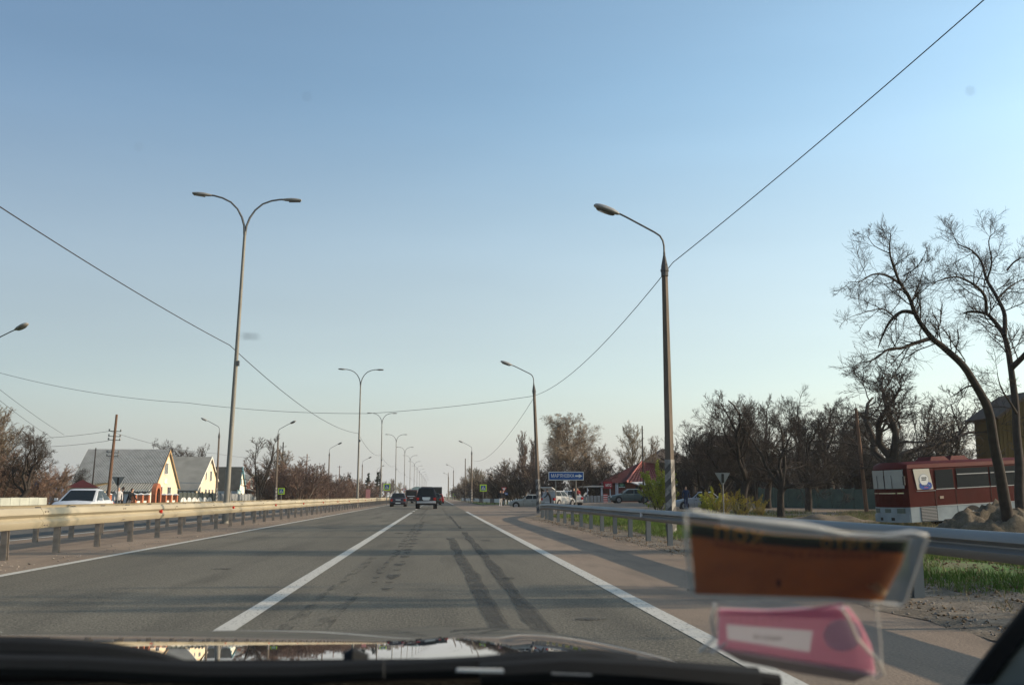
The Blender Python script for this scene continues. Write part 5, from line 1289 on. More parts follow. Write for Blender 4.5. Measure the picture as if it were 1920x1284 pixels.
MB().box(-.28, .28, -.03, .03, .6, 2.0).build('panel', mat('pink_panel', (0.75, 0.30, 0.27), .6), pk); MB().box(-.03, .03, .031, .08, 0, 1.9).build('post', M['pole'], pk)
# striped barrier and white guard stones right of the road
def wx(px, Y): return at(px, 930, Y).x
g0 = gh(7, 128)
sb = empty('striped_barrier', (0, 0, 0), 0, 'low barrier of white and black sections right of the road beyond the junction', 'barrier')
n = 12
for k in range(n):
    a, b = Vector((wx(866, 196), 196, 0)), Vector((wx(936, 127), 127, 0)); t0, t1 = k / n, (k + 1) / n; p, q = a.lerp(b, t0), a.lerp(b, t1); d = (q - p).normalized(); nn = Vector((-d.y, d.x, 0)) * .05
    m = MB(); m.prism([(v.x, v.y) for v in (p + nn + d * .02, q + nn - d * .02, q - nn - d * .02, p - nn + d * .02)], 'z', gh(p.x, p.y) + .25, gh(p.x, p.y) + .75); m.build('barrier_section', M['white'] if k % 3 != 1 else M['blackpaint'], sb)
    m = MB(); m.box(p.x - .06, p.x + .06, p.y + .06, p.y + .16, gh(p.x, p.y) - .1, gh(p.x, p.y) + .6); m.build('post', M['concrete'], sb)
st = MB(); st.tube([(0, 0, -.1), (0, 0, .55), (0, 0, .62)], [.09, .08, .05], 8); stm = st.mesh('guard_stone', M['white'], smooth=True)
for k in range(14):
    px = 944 + k * 4.6 + r_.uniform(-.8, .8); Y = 126 - k * .3; x = wx(px, Y); o = link('guard_stone', stm); o.location = (x, Y, gh(x, Y)); o.scale = (1, 1, r_.uniform(.9, 1.35))
    tag(o, 'short white guard stone in the row left of the leaning second lamp post', 'bollard', 'white guard stones beyond the junction')
# paler kerb line and grass island beyond junction
vs = []
for j in range(9):
    y = 124.5 + j * 6
    for i in range(13): x = 5.6 + i * 3.2; vs.append((x, y + .6 * math.sin(i), gh(x, y) + .05))
tag(link('grass_island', npmesh('grass_island', vs, quads=[(j * 13 + i, j * 13 + i + 1, (j + 1) * 13 + i + 1, (j + 1) * 13 + i) for j in range(8) for i in range(12)], mats=M['grassland'])), kind='structure')

# ------------------------------------------------------------------ vehicles
def paint(name, c, metal=.15, rough=.4, dirt=.08): return mat(name, c, rough, metal, dirt, 1.5, coat=.12, spec=.2)
M['tyre'] = mat('tyre', (0.02, 0.02, 0.02), .85); M['rim'] = mat('rim', (0.30, 0.30, 0.31), .4, .6)
M['carglass'] = mat('car_glass', (0.012, 0.016, 0.018), .08, 0, 0, spec=.15); M['plastic'] = mat('black_plastic', (0.025, 0.025, 0.027), .55)
M['taillight'] = mat('tail_light', (0.45, 0.02, 0.015), .25); M['headlight'] = mat('head_light', (0.65, 0.67, 0.68), .12, .2)
M['plate'] = mat('number_plate', (0.62, 0.64, 0.62), .4); M['chrome'] = mat('chrome', (0.6, 0.6, 0.6), .15, 1.0); M['amber'] = mat('amber_lamp', (0.7, 0.25, 0.03), .3)
def quadpanel(q, u0, u1, v0, v1, off):
    "panel inside quad q (bl, br, tr, tl), lifted by off along its outward normal"
    q = [Vector(p) for p in q]; n_ = (q[1] - q[0]).cross(q[3] - q[0]).normalized()
    def P(u, v): return q[0].lerp(q[1], u).lerp(q[3].lerp(q[2], u), v) + n_ * off
    return [P(u0, v0), P(u1, v0), P(u1, v1), P(u0, v1)]
def make_car(name, label, cat, x, y, z, rz, pnt, L=4.2, W=1.68, H=1.42, belt=.92, hood=.80, deck=.90, cab=(-.36, .18), roof=(-.22, .04), rear_drop=True, wheel_r=.30, open_hatch=False, rack=False, spare=False, bumper=None, ground=.20, group=None, wb=None):
    """nose towards local +y. cab: rear and front foot of the cabin as share of L; roof: rear and front of the roof."""
    root = empty(name, (x, y, z), rz, label, cat, group)
    hy, hw = L / 2, W / 2
    st = [(-hy, .84, ground + .14, deck - .22), (-hy + .08, .95, ground + .04, deck - .04), (-hy + .5, 1.0, ground, deck + .0), (cab[0] * L, 1.0, ground, max(deck, belt) - .02), (0, 1.0, ground, belt), (cab[1] * L, 1.0, ground, belt - .02),
          (hy - .7, .98, ground, hood + .02), (hy - .18, .92, ground + .04, hood - .09), (hy - .02, .80, ground + .12, hood - .24)]
    prof = []
    for (yy, wf, zb, zt) in st:
        w_ = hw * wf; h_ = zt - zb
        prof.append([(-w_ * .90, yy, zb), (-w_ * .985, yy, zb + h_ * .28), (-w_, yy, zb + h_ * .62), (-w_ * .955, yy, zt - .035), (-w_ * .84, yy, zt), (0, yy, zt + .035), (w_ * .84, yy, zt), (w_ * .955, yy, zt - .035), (w_, yy, zb + h_ * .62), (w_ * .985, yy, zb + h_ * .28), (w_ * .90, yy, zb)])
    vs = [p for r in prof for p in r]; n = 11; m = MB()
    m.add(vs, [(i * n + k, i * n + (k + 1) % n, (i + 1) * n + (k + 1) % n, (i + 1) * n + k) for i in range(len(st) - 1) for k in range(n)] + [tuple(range(n - 1, -1, -1)), tuple(range((len(st) - 1) * n, len(st) * n))])
    body = m.build('body', pnt, root, smooth=True)
    # cabin frustum
    y0, y1, r0, r1 = cab[0] * L, cab[1] * L, roof[0] * L, roof[1] * L; zb = belt - .04; wb_, wr = hw * .93, hw * .72; zt = H - .05
    c = [(-wb_, y0, zb), (wb_, y0, zb), (wb_, y1, zb - .02), (-wb_, y1, zb - .02), (-wr, r0, zt), (wr, r0, zt), (wr, r1, zt), (-wr, r1, zt), (-wr * .7, r0 + .1, H), (wr * .7, r0 + .1, H), (wr * .7, r1 - .1, H), (-wr * .7, r1 - .1, H)]
    m = MB().add(c, [(0, 1, 5, 4), (2, 3, 7, 6), (1, 2, 6, 5), (3, 0, 4, 7), (8, 9, 10, 11), (4, 5, 9, 8), (5, 6, 10, 9), (6, 7, 11, 10), (7, 4, 8, 11)])
    m.build('cabin', pnt, root, smooth=True, bevel=.055)
    G = M['carglass']
    def gl(nm, q, *a): MB().add(quadpanel(q, *a), [(0, 1, 2, 3)]).build(nm, G, root, fix=False)
    if not open_hatch: gl('rear_window', (c[0], c[1], c[5], c[4]), .09, .91, .14, .93, .012)
    gl('windscreen', (c[2], c[3], c[7], c[6]), .07, .93, .06, .94, .012)
    gl('side_window', (c[1], c[2], c[6], c[5]), .07, .48, .14, .92, .012); gl('side_window', (c[1], c[2], c[6], c[5]), .52, .93, .14, .92, .012)
    gl('side_window', (c[3], c[0], c[4], c[7]), .07, .48, .14, .92, .012); gl('side_window', (c[3], c[0], c[4], c[7]), .52, .93, .14, .92, .012)
    # wheels with dark arches
    for sy in (-.31, .31):
        for s in (-1, 1):
            xo = s * (hw + .012); yy = sy * L
            a = MB(); a.cyl((yy, wheel_r + .02), wheel_r + .055, s * (hw - .3), s * (hw + .004), 'x', 20); a.build('wheel_arch', M['dark'], root)
            t = MB(); t.cyl((yy, wheel_r), wheel_r, s * (hw - .19), s * (hw + .012), 'x', 24); wh = t.build('wheel', M['tyre'], root)
            t = MB(); t.cyl((yy, wheel_r), wheel_r * .64, s * (hw - .01), s * (hw + .022), 'x', 18); t.build('rim', M['rim'], wh)
            t = MB(); t.cyl((yy, wheel_r), wheel_r * .15, s * (hw), s * (hw + .035), 'x', 8); t.build('hub', M['plastic'], wh)
    bz = ground + .10
    MB().box(-hw * .90, hw * .90, -hy - .05, -hy + .08, bz, bz + .2).build('bumper', bumper or pnt, root, smooth=True, bevel=.03)
    MB().box(-hw * .88, hw * .88, hy - .08, hy + .04, bz, bz + .2).build('bumper', bumper or pnt, root, smooth=True, bevel=.03)
    for s in (-1, 1):
        MB().box(s * hw * .80 - .11, s * hw * .80 + .11, -hy - .02, -hy + .12, deck - .34, deck - .12).build('tail_light', M['taillight'], root, bevel=.01)
        MB().box(s * hw * .66 - .15, s * hw * .66 + .15, hy - .14, hy + .005, hood - .26, hood - .12).build('headlight', M['headlight'], root, bevel=.02)
        m = MB(); m.box(s * (hw + .02), s * (hw + .17), y1 - .42, y1 - .34, belt + .0, belt + .12); m.build('side_mirror', M['plastic'] if bumper else pnt, root, bevel=.015)
        for yy in (-.02 * L, .15 * L): MB().box(s * (hw * 1.0) - .004, s * (hw * 1.0) + .012, yy - .3, yy - .16, belt - .17, belt - .14).build('door_handle', M['plastic'], root)
        m = MB()
        for yy in (y1 - .2, (y0 + y1) / 2 - .05, y0 + .25): m.box(s * hw * .992 - .004, s * hw * .992 + .006, yy - .008, yy + .008, ground + .12, belt - .12)
        m.build('door_seam', M['dark'], root)['kind'] = 'stuff'
    MB().box(-.26, .26, -hy - .06, -hy - .052, bz + .02 if not spare else deck - .35, bz + .13 if not spare else deck - .23).build('number_plate', M['plate'], root)
    MB().box(-.26, .26, hy + .042, hy + .05, bz + .04, bz + .15).build('number_plate', M['plate'], root)
    MB().box(-.36, .36, hy - .05, hy + .002, hood - .24, hood - .15).build('grille', M['plastic'], root)
    if rack:
        for s in (-1, 1): MB().tube([(s * wr * .92, r0, H + .03), (s * wr * .92, r1, H + .03)], .02, 6).build('roof_rail', M['chrome'], root)
    return root
p = at(746, 945, 103)
car1 = make_car('sedan_car', 'dark grey sedan in the left lane beside the median rail', 'car', p.x, 105, .004, R(.5), paint('dark_grey_paint', (0.035, 0.033, 0.045)), L=4.3, W=1.72, H=1.42, group=None)
pl = MB().box(-.26, .26, -2.17, -2.162, .66, .76).build('number_plate', M['plate'], car1)
p = at(799, 950, 84)
suv = make_car('suv_car', 'black off-roader straight ahead in our lane, pale rear bumper', 'car', p.x, 86.5, .004, 0, paint('black_paint_suv', (0.012, 0.013, 0.018)), L=4.6, W=1.82, H=1.80, belt=1.08, hood=1.02, deck=1.08, cab=(-.48, .16), roof=(-.42, .04), wheel_r=.36, ground=.36, rack=True, spare=True, bumper=mat('silver_bumper', (0.40, 0.40, 0.41), .35, .4))
MB().box(-.34, .34, -2.335, -2.31, .80, 1.0).build('number_plate', M['plate'], suv)
MB().tube([(-.45, -2.2, 1.84), (.45, -2.2, 1.84)], .05, 6).build('spoiler', M['plastic'], suv)
make_car('red_car', 'small red car half hidden beyond the black off-roader', 'car', at(822, 940, 150).x, 150, .004, 0, paint('red_paint', (0.35, 0.02, 0.02)), L=4.1, W=1.65, H=1.42)
make_car('dark_car', 'dark green car directly beyond the black off-roader', 'car', at(815, 940, 124).x, 124, .004, 0, paint('dark_green_paint', (0.03, 0.04, 0.03)), L=4.2, W=1.7, H=1.45)
make_car('grey_car', 'silver car between the brown van and the black off-roader', 'car', at(781, 940, 160).x, 160, .004, 0, paint('silver_paint', (0.45, 0.46, 0.48)), L=4.2, W=1.7, H=1.45)
# boxy van and covered truck further on
def van(name, label, px, Y, pnt, W=2.0, H=2.2, L=5, win=True, cat='van', tarp=None):
    p = at(px, 940, Y); root = empty(name, (p.x, Y, .004), 0, label, cat); hw = W / 2
    MB().box(-hw, hw, -L / 2, L / 2, .35, H).build('body', pnt, root, smooth=True, bevel=.12)
    if win:
        MB().box(-hw * .86, hw * .86, -L / 2 - .012, -L / 2 - .002, H * .58, H * .90).build('rear_window', M['carglass'], root)
    if tarp:
        m = MB(); K = 8; pr = [(-hw * 1.05, H * .5)] + [(hw * 1.05 * -math.cos(math.pi * i / K), H + .55 * math.sin(math.pi * i / K)) for i in range(K + 1)] + [(hw * 1.05, H * .5)]
        m.prism(pr, 'y', -L / 2 - .05, L / 2 - 1.5); m.build('cover', tarp, root)
    for s in (-1, 1):
        MB().box(s * hw * .86 - .09, s * hw * .86 + .09, -L / 2 - .03, -L / 2 + .02, H * .34, H * .48).build('tail_light', M['taillight'], root)
        for yy in (-L * .3, L * .3): MB().cyl((yy, .34), .34, s * (hw - .2), s * (hw + .01), 'x', 16).build('wheel', M['tyre'], root)
    MB().box(-hw * .9, hw * .9, -L / 2 - .08, -L / 2 - .001, .38, .58).build('bumper', M['plastic'], root); MB().box(-.26, .26, -L / 2 - .02, -L / 2 - .013, .75, .86).build('number_plate', M['plate'], root)
    MB().box(-hw * .7, hw * .7, -L / 2 - .014, -L / 2 - .003, H * .50, H * .55).build('trim_strip', M['white'], root)
    return root
van('brown_van', 'boxy brown van in the left lane beyond the dark sedan', 772, 150, paint('brown_van_paint', (0.07, 0.035, 0.03)), 1.75, 2.05)
van('covered_truck', 'truck with a pale rounded cover between the van and the off-roader', 783, 215, paint('truck_paint', (0.05, 0.10, 0.09)), 2.4, 2.6, 7, True, 'truck', mat('grey_tarp', (0.30, 0.38, 0.36), .8))
van('distant_truck', 'dark flat-topped truck just right of the off-roader roof', 817, 175, paint('distant_truck_paint', (0.03, 0.03, 0.035)), 2.2, 2.7, 7, True, 'truck')
# oncoming white sedan behind the median rails
p = at(128, 930, 43)
wc = make_car('white_sedan', 'white sedan in the oncoming lanes behind the median rails', 'car', p.x, 44.8, .004, R(180 + 4), paint('white_car_paint', (0.50, 0.52, 0.55), 0, .3), L=4.25, W=1.70, H=1.41, belt=.88, hood=.84, deck=.92, cab=(-.42, .25), roof=(-.19, .0))
# parked grey sedan
gx_ = at(1181, 940, 98).x
make_car('grey_sedan', 'grey-green sedan parked side-on before the red-roofed cafe', 'car', gx_, 98, gh(gx_, 98) + .055, R(92), paint('grey_green_paint', (0.10, 0.125, 0.12)), L=4.27, W=1.68, H=1.42, cab=(-.36, .24), roof=(-.20, .06), deck=.93)
gx_ = at(1047, 940, 92).x
hb = make_car('white_hatchback', 'white hatchback with its tailgate up behind the left post of the town sign', 'car', gx_, 92, gh(gx_, 92) + .055, R(-38), paint('white_hatch_paint', (0.36, 0.37, 0.37), 0, .35), L=3.9, W=1.65, H=1.45, cab=(-.47, .2), roof=(-.38, .04), open_hatch=True)
MB().slab([(-.62, -1.45, 1.44), (.62, -1.45, 1.44), (.62, -2.2, 1.72), (-.62, -2.2, 1.72)], .06).build('tailgate', M['white'], hb)
gx_ = at(1068, 940, 95).x
make_car('white_car', 'white car beside the hatchback, between the posts of the town sign', 'car', gx_, 95, gh(gx_, 95) + .055, R(10), paint('white_car2_paint', (0.33, 0.34, 0.34), 0, .35), L=4.0, W=1.6, H=1.40)
gx_ = at(994, 940, 96).x
make_car('beige_car', 'pale beige car left of the leaning second lamp post', 'car', gx_, 96, gh(gx_, 96) - .15, R(75), paint('beige_paint', (0.33, 0.32, 0.28), 0, .35), L=4.1, W=1.62, H=1.38)
gx_ = at(1326, 935, 74).x
make_car('silver_car', 'silver car seen through the brush left of the backward yield sign', 'car', gx_, 76, gh(gx_, 76), R(80), paint('silver2_paint', (0.30, 0.32, 0.34)), L=4.2, W=1.66, H=1.42)

# ------------------------------------------------------------------ the red bus
BY = 43.0; A0 = at(1705, 935, BY)
bus = empty('red_bus', (A0.x, BY, gh(A0.x, BY) + .02), 0, 'old red and white touring bus with a blue oval advert in its first side window', 'bus')
bus.rotation_euler = (0, R(-2.6), R(12))
# local: nose corner at origin, flank along +x, front face going +y; width 2.5
BL, BW, BH = 12.0, 2.5, 3.05; z0 = .30; zs = .98; zr = BH
red = mat('bus_red', (0.055, 0.003, 0.003), .6, 0, .2, .8, spec=.08); bwh = mat('bus_white', (0.25, 0.29, 0.31), .6, 0, .18, 1.6, spec=.1); redtop = mat('bus_roof_red', (0.085, 0.007, 0.007), .6, 0, .1, 1, spec=.15)
def rbox(x0, x1, y0, y1, z0_, z1_, nm, mt, bev=.0, par=bus): return MB().box(x0, x1, y0, y1, z0_, z1_).build(nm, mt, par, smooth=bev > 0, bevel=bev, seg=3)
def plan(z0_, z1_, off, nm, mt, bow=.22, par=bus, rb=.22, top=None):
    "bus outline in plan with a bowed front and rounded corners"
    pts = []
    for k in range(9):
        t = k / 8; y = off + (BW - 2 * off) * t; s = 2 * t - 1; pts.append((off - bow * (1 - s * s) + bow * .0 + (rb * .35 * s ** 6), y))
    pts += [(BL - off, BW - off), (BL - off, off)]
    m = MB(); m.prism(pts, 'z', z0_, z1_); return m.build(nm, mt, par)
plan(z0, zs, 0.0, 'skirt', bwh); plan(zs, 1.78, .008, 'lower_body', red); plan(1.78, 2.74, .03, 'window_band', red)
m = MB(); pts = []
for k in range(9):
    t = k / 8; y = BW * t; s = 2 * t - 1; pts.append((-.22 * (1 - s * s) + .08 * s ** 6 + .02, y))
pts += [(BL, BW), (BL, 0)]
ce = Vector((BL / 2, BW / 2)); low = [(x, y, 2.74) for x, y in pts]; mid = [(ce.x + (x - ce.x) * .992, ce.y + (y - ce.y) * .97, 2.92) for x, y in pts]; up = [(ce.x + (x - ce.x) * .97, ce.y + (y - ce.y) * .80, BH) for x, y in pts]; n = len(pts)
m.add(low + mid + up, [tuple(range(n - 1, -1, -1)), tuple(range(2 * n, 3 * n))] + [(i, (i + 1) % n, n + (i + 1) % n, n + i) for i in range(n)] + [(n + i, n + (i + 1) % n, 2 * n + (i + 1) % n, 2 * n + i) for i in range(n)])
m.build('roof', redtop, bus, smooth=True)
for x0, x1 in ((2.0, 3.1), (3.15, 4.25)):
    MB().add([(x0, .7, BH - .01), (x1, .7, BH - .01), (x1, 1.8, BH - .01), (x0, 1.8, BH - .01), (x0 + .18, .8, BH + .2), (x1 - .18, .8, BH + .2), (x1 - .18, 1.7, BH + .2), (x0 + .18, 1.7, BH + .2)], [(3, 2, 1, 0), (4, 5, 6, 7), (0, 1, 5, 4), (1, 2, 6, 5), (2, 3, 7, 6), (3, 0, 4, 7)]).build('roof_hatch', redtop, bus)
# windscreen in two panes, an opaque pale grey
screen_grey = mat('grey_screen', (0.30, 0.30, 0.29), .35, 0, .12, 1.5, spec=.6)
def fx(y, off=0): s = 2 * y / BW - 1; return -.22 * (1 - s * s) + .077 * s ** 6 - off
for ya, yb in ((.14, 1.22), (1.28, 2.36)):
    vs = []; K = 6
    for k in range(K + 1):
        y = ya + (yb - ya) * k / K; vs += [(fx(y, .02), y, 1.84), (fx(y, .02), y, 2.70)]
    MB().add(vs, [(2 * i, 2 * i + 2, 2 * i + 3, 2 * i + 1) for i in range(K)]).build('windscreen', screen_grey, bus, smooth=True, fix=False)
for y in (.75, 1.25, 1.8): MB().tube([(fx(y, .035), y, 1.86), (fx(y, .035), y + .02, 2.45)], .012, 4).build('wiper', M['plastic'], bus)
def fpan(ya, yb, za, zb, nm, mt, off=.02, th=.02):
    vs = []; K = 3
    for k in range(K + 1):
        y = ya + (yb - ya) * k / K; vs += [(fx(y, off), y, za), (fx(y, off), y, zb), (fx(y, off - th), y, zb), (fx(y, off - th), y, za)]
    MB().add(vs, [(4 * i + a, 4 * i + 4 + a, 4 * i + 4 + (a + 1) % 4, 4 * i + (a + 1) % 4) for i in range(K) for a in range(4)] + [(0, 1, 2, 3), (4 * K + 3, 4 * K + 2, 4 * K + 1, 4 * K)]).build(nm, mt, bus)
lampm = mat('bus_lamp_glass', (0.10, 0.13, 0.12), .2)
fpan(.22, .62, .72, .93, 'headlight', lampm); fpan(1.0, 1.4, .74, .91, 'fog_lamp', lampm); fpan(1.85, 2.28, .72, .93, 'headlight', lampm)
fpan(.02, 2.48, .30, .66, 'bumper', bwh, .06, .05); fpan(.75, .95, .38, .52, 'bumper_lamp', M['dark'], .067, .01); fpan(1.55, 1.75, .38, .52, 'bumper_lamp', M['dark'], .067, .01)
fpan(.2, 2.3, 1.60, 1.66, 'trim_strip', M['chrome'], .015, .01)
# flank facing the road (y = 0): first window with advert, door window, long side windows
def side(x0, x1, za, zb, nm, mt, off=.0, par=bus, th=.02): return MB().box(x0, x1, -off - th, -off, za, zb).build(nm, mt, par)
def skew(x0, x1, za, zb, sk, nm, mt, par=bus, y=-.0):
    return MB().add([(x0 + sk, y - .018, za), (x1 + sk, y - .018, za), (x1, y - .018, zb), (x0, y - .018, zb), (x0 + sk, y, za), (x1 + sk, y, za), (x1, y, zb), (x0, y, zb)], [(0, 1, 2, 3), (7, 6, 5, 4), (0, 4, 5, 1), (1, 5, 6, 2), (2, 6, 7, 3), (3, 7, 4, 0)]).build(nm, mt, par)
advw = mat('poster_cream', (0.50, 0.47, 0.40), .5, 0, .05)
adv = skew(.42, 1.30, 1.76, 2.70, .14, 'side_window', advw, y=.02)
m = MB(); m.cyl((.96, 2.20), .27, -.006, -.001, 'y', 24); ring = m.build('white_disc', mat('poster_grey', (0.30, 0.33, 0.36), .5), adv)
m = MB(); m.cyl((.96, 2.20), .245, -.010, -.0065, 'y', 24); m.build('white_disc', M['white'], adv)
for k in range(2):     # two rows of small unreadable print
    m = MB(); x = .83
    while x < 1.08:
        w_ = r_.uniform(.02, .045); m.box(x, x + w_, -.013, -.011, 2.17 + .09 * k, 2.23 + .09 * k); x += w_ + .012
    m.build('small_print', M['plastic'], adv)['kind'] = 'stuff'
m = MB(); vs = [(1.03 + .34 * math.copysign(abs(math.cos(t)) ** .6, math.cos(t)), -.008, 1.93 + .17 * math.copysign(abs(math.sin(t)) ** .8, math.sin(t))) for t in np.linspace(0, 2 * math.pi, 29)[:-1]]
m.add(vs, [tuple(range(28))]); m.build('blue_oval', mat('poster_blue', (0.02, 0.07, 0.30), .4), adv, fix=False)
MB().tube([(.80 + .46 * t, -.013, 1.95 + .028 * math.sin(t * 34) + .02 * math.sin(t * 11)) for t in np.linspace(0, 1, 50)], .006, 4).build('script', M['white'], adv)
m = MB(); m.box(.93, 1.15, -.011, -.009, 1.83, 1.855); m.build('red_dash', mat('poster_red', (0.5, 0.05, 0.05), .5), adv)
gl = M['carglass']
def bwin(x0, x1, za, zb, vent=True):
    w_ = side(x0, x1, za, zb, 'side_window', gl, -.025, th=.02)
    side(x0 - .03, x1 + .03, za - .035, za, 'window_sill', M['rim'], -.02, w_, .03)
    if vent: side(x0 + .02, x1 - .02, zb - .30, zb - .26, 'vent_bar', M['rim'], -.0, w_, .02)
bwin(1.62, 2.60, 1.76, 2.62, False); bwin(2.80, 4.62, 1.76, 2.66); bwin(4.72, 6.5, 1.76, 2.66); bwin(6.6, 8.4, 1.76, 2.66); bwin(8.5, 10.4, 1.76, 2.66)
for x in (1.52, 2.68, 4.67, 6.55): side(x - .008, x + .008, z0, 1.75, 'panel_seam', M['dark'], .0, th=.006)
side(.5, 1.55, 1.68, 1.70, 'trim_strip', M['rim'], .0); side(1.55, BL - .1, zs - .02, zs + .02, 'trim_strip', M['rim'], .002)
gr = side(.62, 1.50, .32, .96, 'grille', M['plastic'], .002, th=.012)
for k in range(9): side(.64, 1.48, .36 + k * .066, .385 + k * .066, 'louvre', M['rim'], .014, gr, .012)
side(1.75, 1.95, 1.30, 1.42, 'filler_flap', mat('beige_flap', (0.32, 0.24, 0.18), .6), .0, th=.01)
for x in (3.5, 8.2):
    m = MB(); m.add([(x + .58 * math.cos(t), -.012, .42 + .50 * math.sin(t)) for t in np.linspace(-.25, math.pi + .25, 17)], [tuple(range(17))]); ar_ = m.build('wheel_arch', M['dark'], bus, fix=False)
    for yy in (.0, BW - .3):
        m = MB(); m.cyl((x, .42), .46, yy - .02 if yy == 0 else yy, yy + .28 if yy == 0 else yy + .3, 'y', 24); wh = m.build('wheel', M['tyre'], bus)
        m = MB(); m.cyl((x, .42), .26, -.035 if yy == 0 else BW + .0, .0 if yy == 0 else BW + .015, 'y', 16); m.build('rim', M['rim'], wh)
m = MB(); m.box(-.35, -.28, -.28, -.18, 2.0, 2.4); m.tube([(-.1, .1, 2.72), (-.32, -.2, 2.6), (-.32, -.23, 2.4)], .015, 5); m.build('side_mirror', M['plastic'], bus)

# ------------------------------------------------------------------ people
def person(px, Y, face, label, top, bottom, hair=(0.03, 0.02, 0.015), pose='stand', H=1.70, zoff=0.0, skirt=False, X=None):
    x = at(px, 930, Y).x; g = gh(x, Y) + zoff
    root = empty('person', (x, Y, g), face, label, 'person'); s = H / 1.7
    st = .16 if pose == 'walk' else .0; be = .25 if pose == 'bend' else 0
    V = [(0, 0, .93), (0, be * .3, 1.12), (0, be, 1.36 - be * .1), (0, be * 1.15, 1.48 - be * .1), (0, be * 1.3, 1.56 - be * .1), (0, be * 1.4 + .01, 1.70 - be * .1)]
    rr_ = [(.16, .12), (.145, .11), (.17, .11), (.055, .055), (.075, .085), (.07, .08)]
    E = [(0, 1), (1, 2), (2, 3), (3, 4), (4, 5)]
    def ch(root_i, pts, rads):
        last = root_i
        for p_, q_ in zip(pts, rads): V.append(p_); rr_.append((q_, q_)); E.append((last, len(V) - 1)); last = len(V) - 1
    for sx in (-1, 1):
        f = st * sx; ch(0, [(.095 * sx, 0, .86), (.10 * sx, f * .8, .48), (.10 * sx, f * .6 - .02, .10), (.10 * sx, f * .6 + .13, .045)], [.095, .062, .045, .04])
        fw = .22 if pose == 'bend' else (-f * .8)
        ch(2, [(.19 * sx, be, 1.38 - be * .1), (.24 * sx, be + fw * .4 - .02, 1.12), (.235 * sx, be + fw + .10, .90), (.225 * sx, be + fw + .14, .81)], [.062, .045, .034, .033])
    me = bpy.data.meshes.new('body'); me.from_pydata([tuple(Vector(v) * s) for v in V], E, [])
    o = bpy.data.objects.new('body', me); COL.objects.link(o)
    sk = o.modifiers.new('skin', 'SKIN'); sk.use_smooth_shade = True
    for i, q_ in enumerate(rr_): me.skin_vertices[0].data[i].radius = (q_[0] * s, q_[1] * s)
    me.skin_vertices[0].data[0].use_root = True
    o.modifiers.new('sub', 'SUBSURF').levels = 1
    bpy.context.view_layer.update()
    m2 = bpy.data.meshes.new_from_object(o.evaluated_get(bpy.context.evaluated_depsgraph_get()))
    bpy.data.objects.remove(o); 
    for mm in (top, bottom, M['skin'], M['plastic']): m2.materials.append(mm)
    for pl_ in m2.polygons:
        c = pl_.center / s; r_hand = abs(c.x) > .17 and c.z < .88
        pl_.material_index = 2 if (c.z > 1.47 - be * .1 or r_hand) else (0 if c.z > .90 or (abs(c.x) > .19) else (1 if c.z > .09 else 3))
    link('body', m2, root)
    hm = MB(); c0 = Vector((0, be * 1.36 - .02, 1.625 - be * .1)) * s; vs = []; K = 10
    for i in range(6):
        ph = math.pi * (.5 - i * .145); 
        for k in range(K):
            a = 2 * math.pi * k / K; fr = .72 if math.sin(a) > .3 and i > 2 else 1.0
            vs.append(c0 + Vector((.088 * math.cos(ph) * math.cos(a), .10 * math.cos(ph) * math.sin(a) * fr - .012, .02 + .105 * math.sin(ph) - (.06 if i == 5 and math.sin(a) < .3 else 0))) * s)
    hm.add(vs, [(i * K + k, i * K + (k + 1) % K, (i + 1) * K + (k + 1) % K, (i + 1) * K + k) for i in range(5) for k in range(K)] + [tuple(range(K))])
    hm.build('hair', mat('hair_tone', hair, .7), root, smooth=True)
    if skirt: MB().tube([(0, 0, .95 * s), (0, 0, .72 * s), (0, .01, .5 * s)], [.17, .21, .25], 12).build('skirt', bottom, root, smooth=True)
    return root
M['skin'] = mat('skin', (0.50, 0.29, 0.20), .6)
cb, cg_, cw, cn, cr = [mat(n_, c, .9, 0, .1) for n_, c in (('black_cloth', (0.015, 0.015, 0.018)), ('grey_cloth', (0.12, 0.12, 0.13)), ('white_cloth', (0.55, 0.53, 0.52)), ('navy_cloth', (0.02, 0.04, 0.10)), ('red_cloth', (0.35, 0.05, 0.04)))]
person(222, 66, R(200), 'person in pale jacket standing by the wooden pole behind the rail', cw, cg_, (0.25, 0.22, 0.2))
person(229.5, 67, R(100), 'person in black, second from left of the three by the brick fence', cb, cb)
person(241, 64, R(240), 'dark-haired person in black bending slightly, rightmost of the three by the fence', cb, cg_, pose='bend', H=1.6)
person(938.5, 104, R(180), 'person in dark top and pale trousers waiting under the yield sign', cb, cw, pose='walk')
person(943, 106, R(160), 'person in dark clothes beside the pale-trousered one under the yield sign', cb, cb)
person(1032, 90, R(90), 'person in black leaning at the open tailgate of the white hatchback', cb, cb, pose='bend')
person(1020, 92, R(20), 'person in grey left of the white hatchback', cg_, cb)
person(1076, 93, R(200), 'person in dark coat between the white car and the right sign post', cb, cb)
person(1083, 94, R(170), 'person in red and dark clothes right of the right town sign post', cr, cb)
person(1286, 70, R(180), 'person in blue walking just right of the nearest right-hand lamp post', cn, cn, pose='walk', zoff=.1)
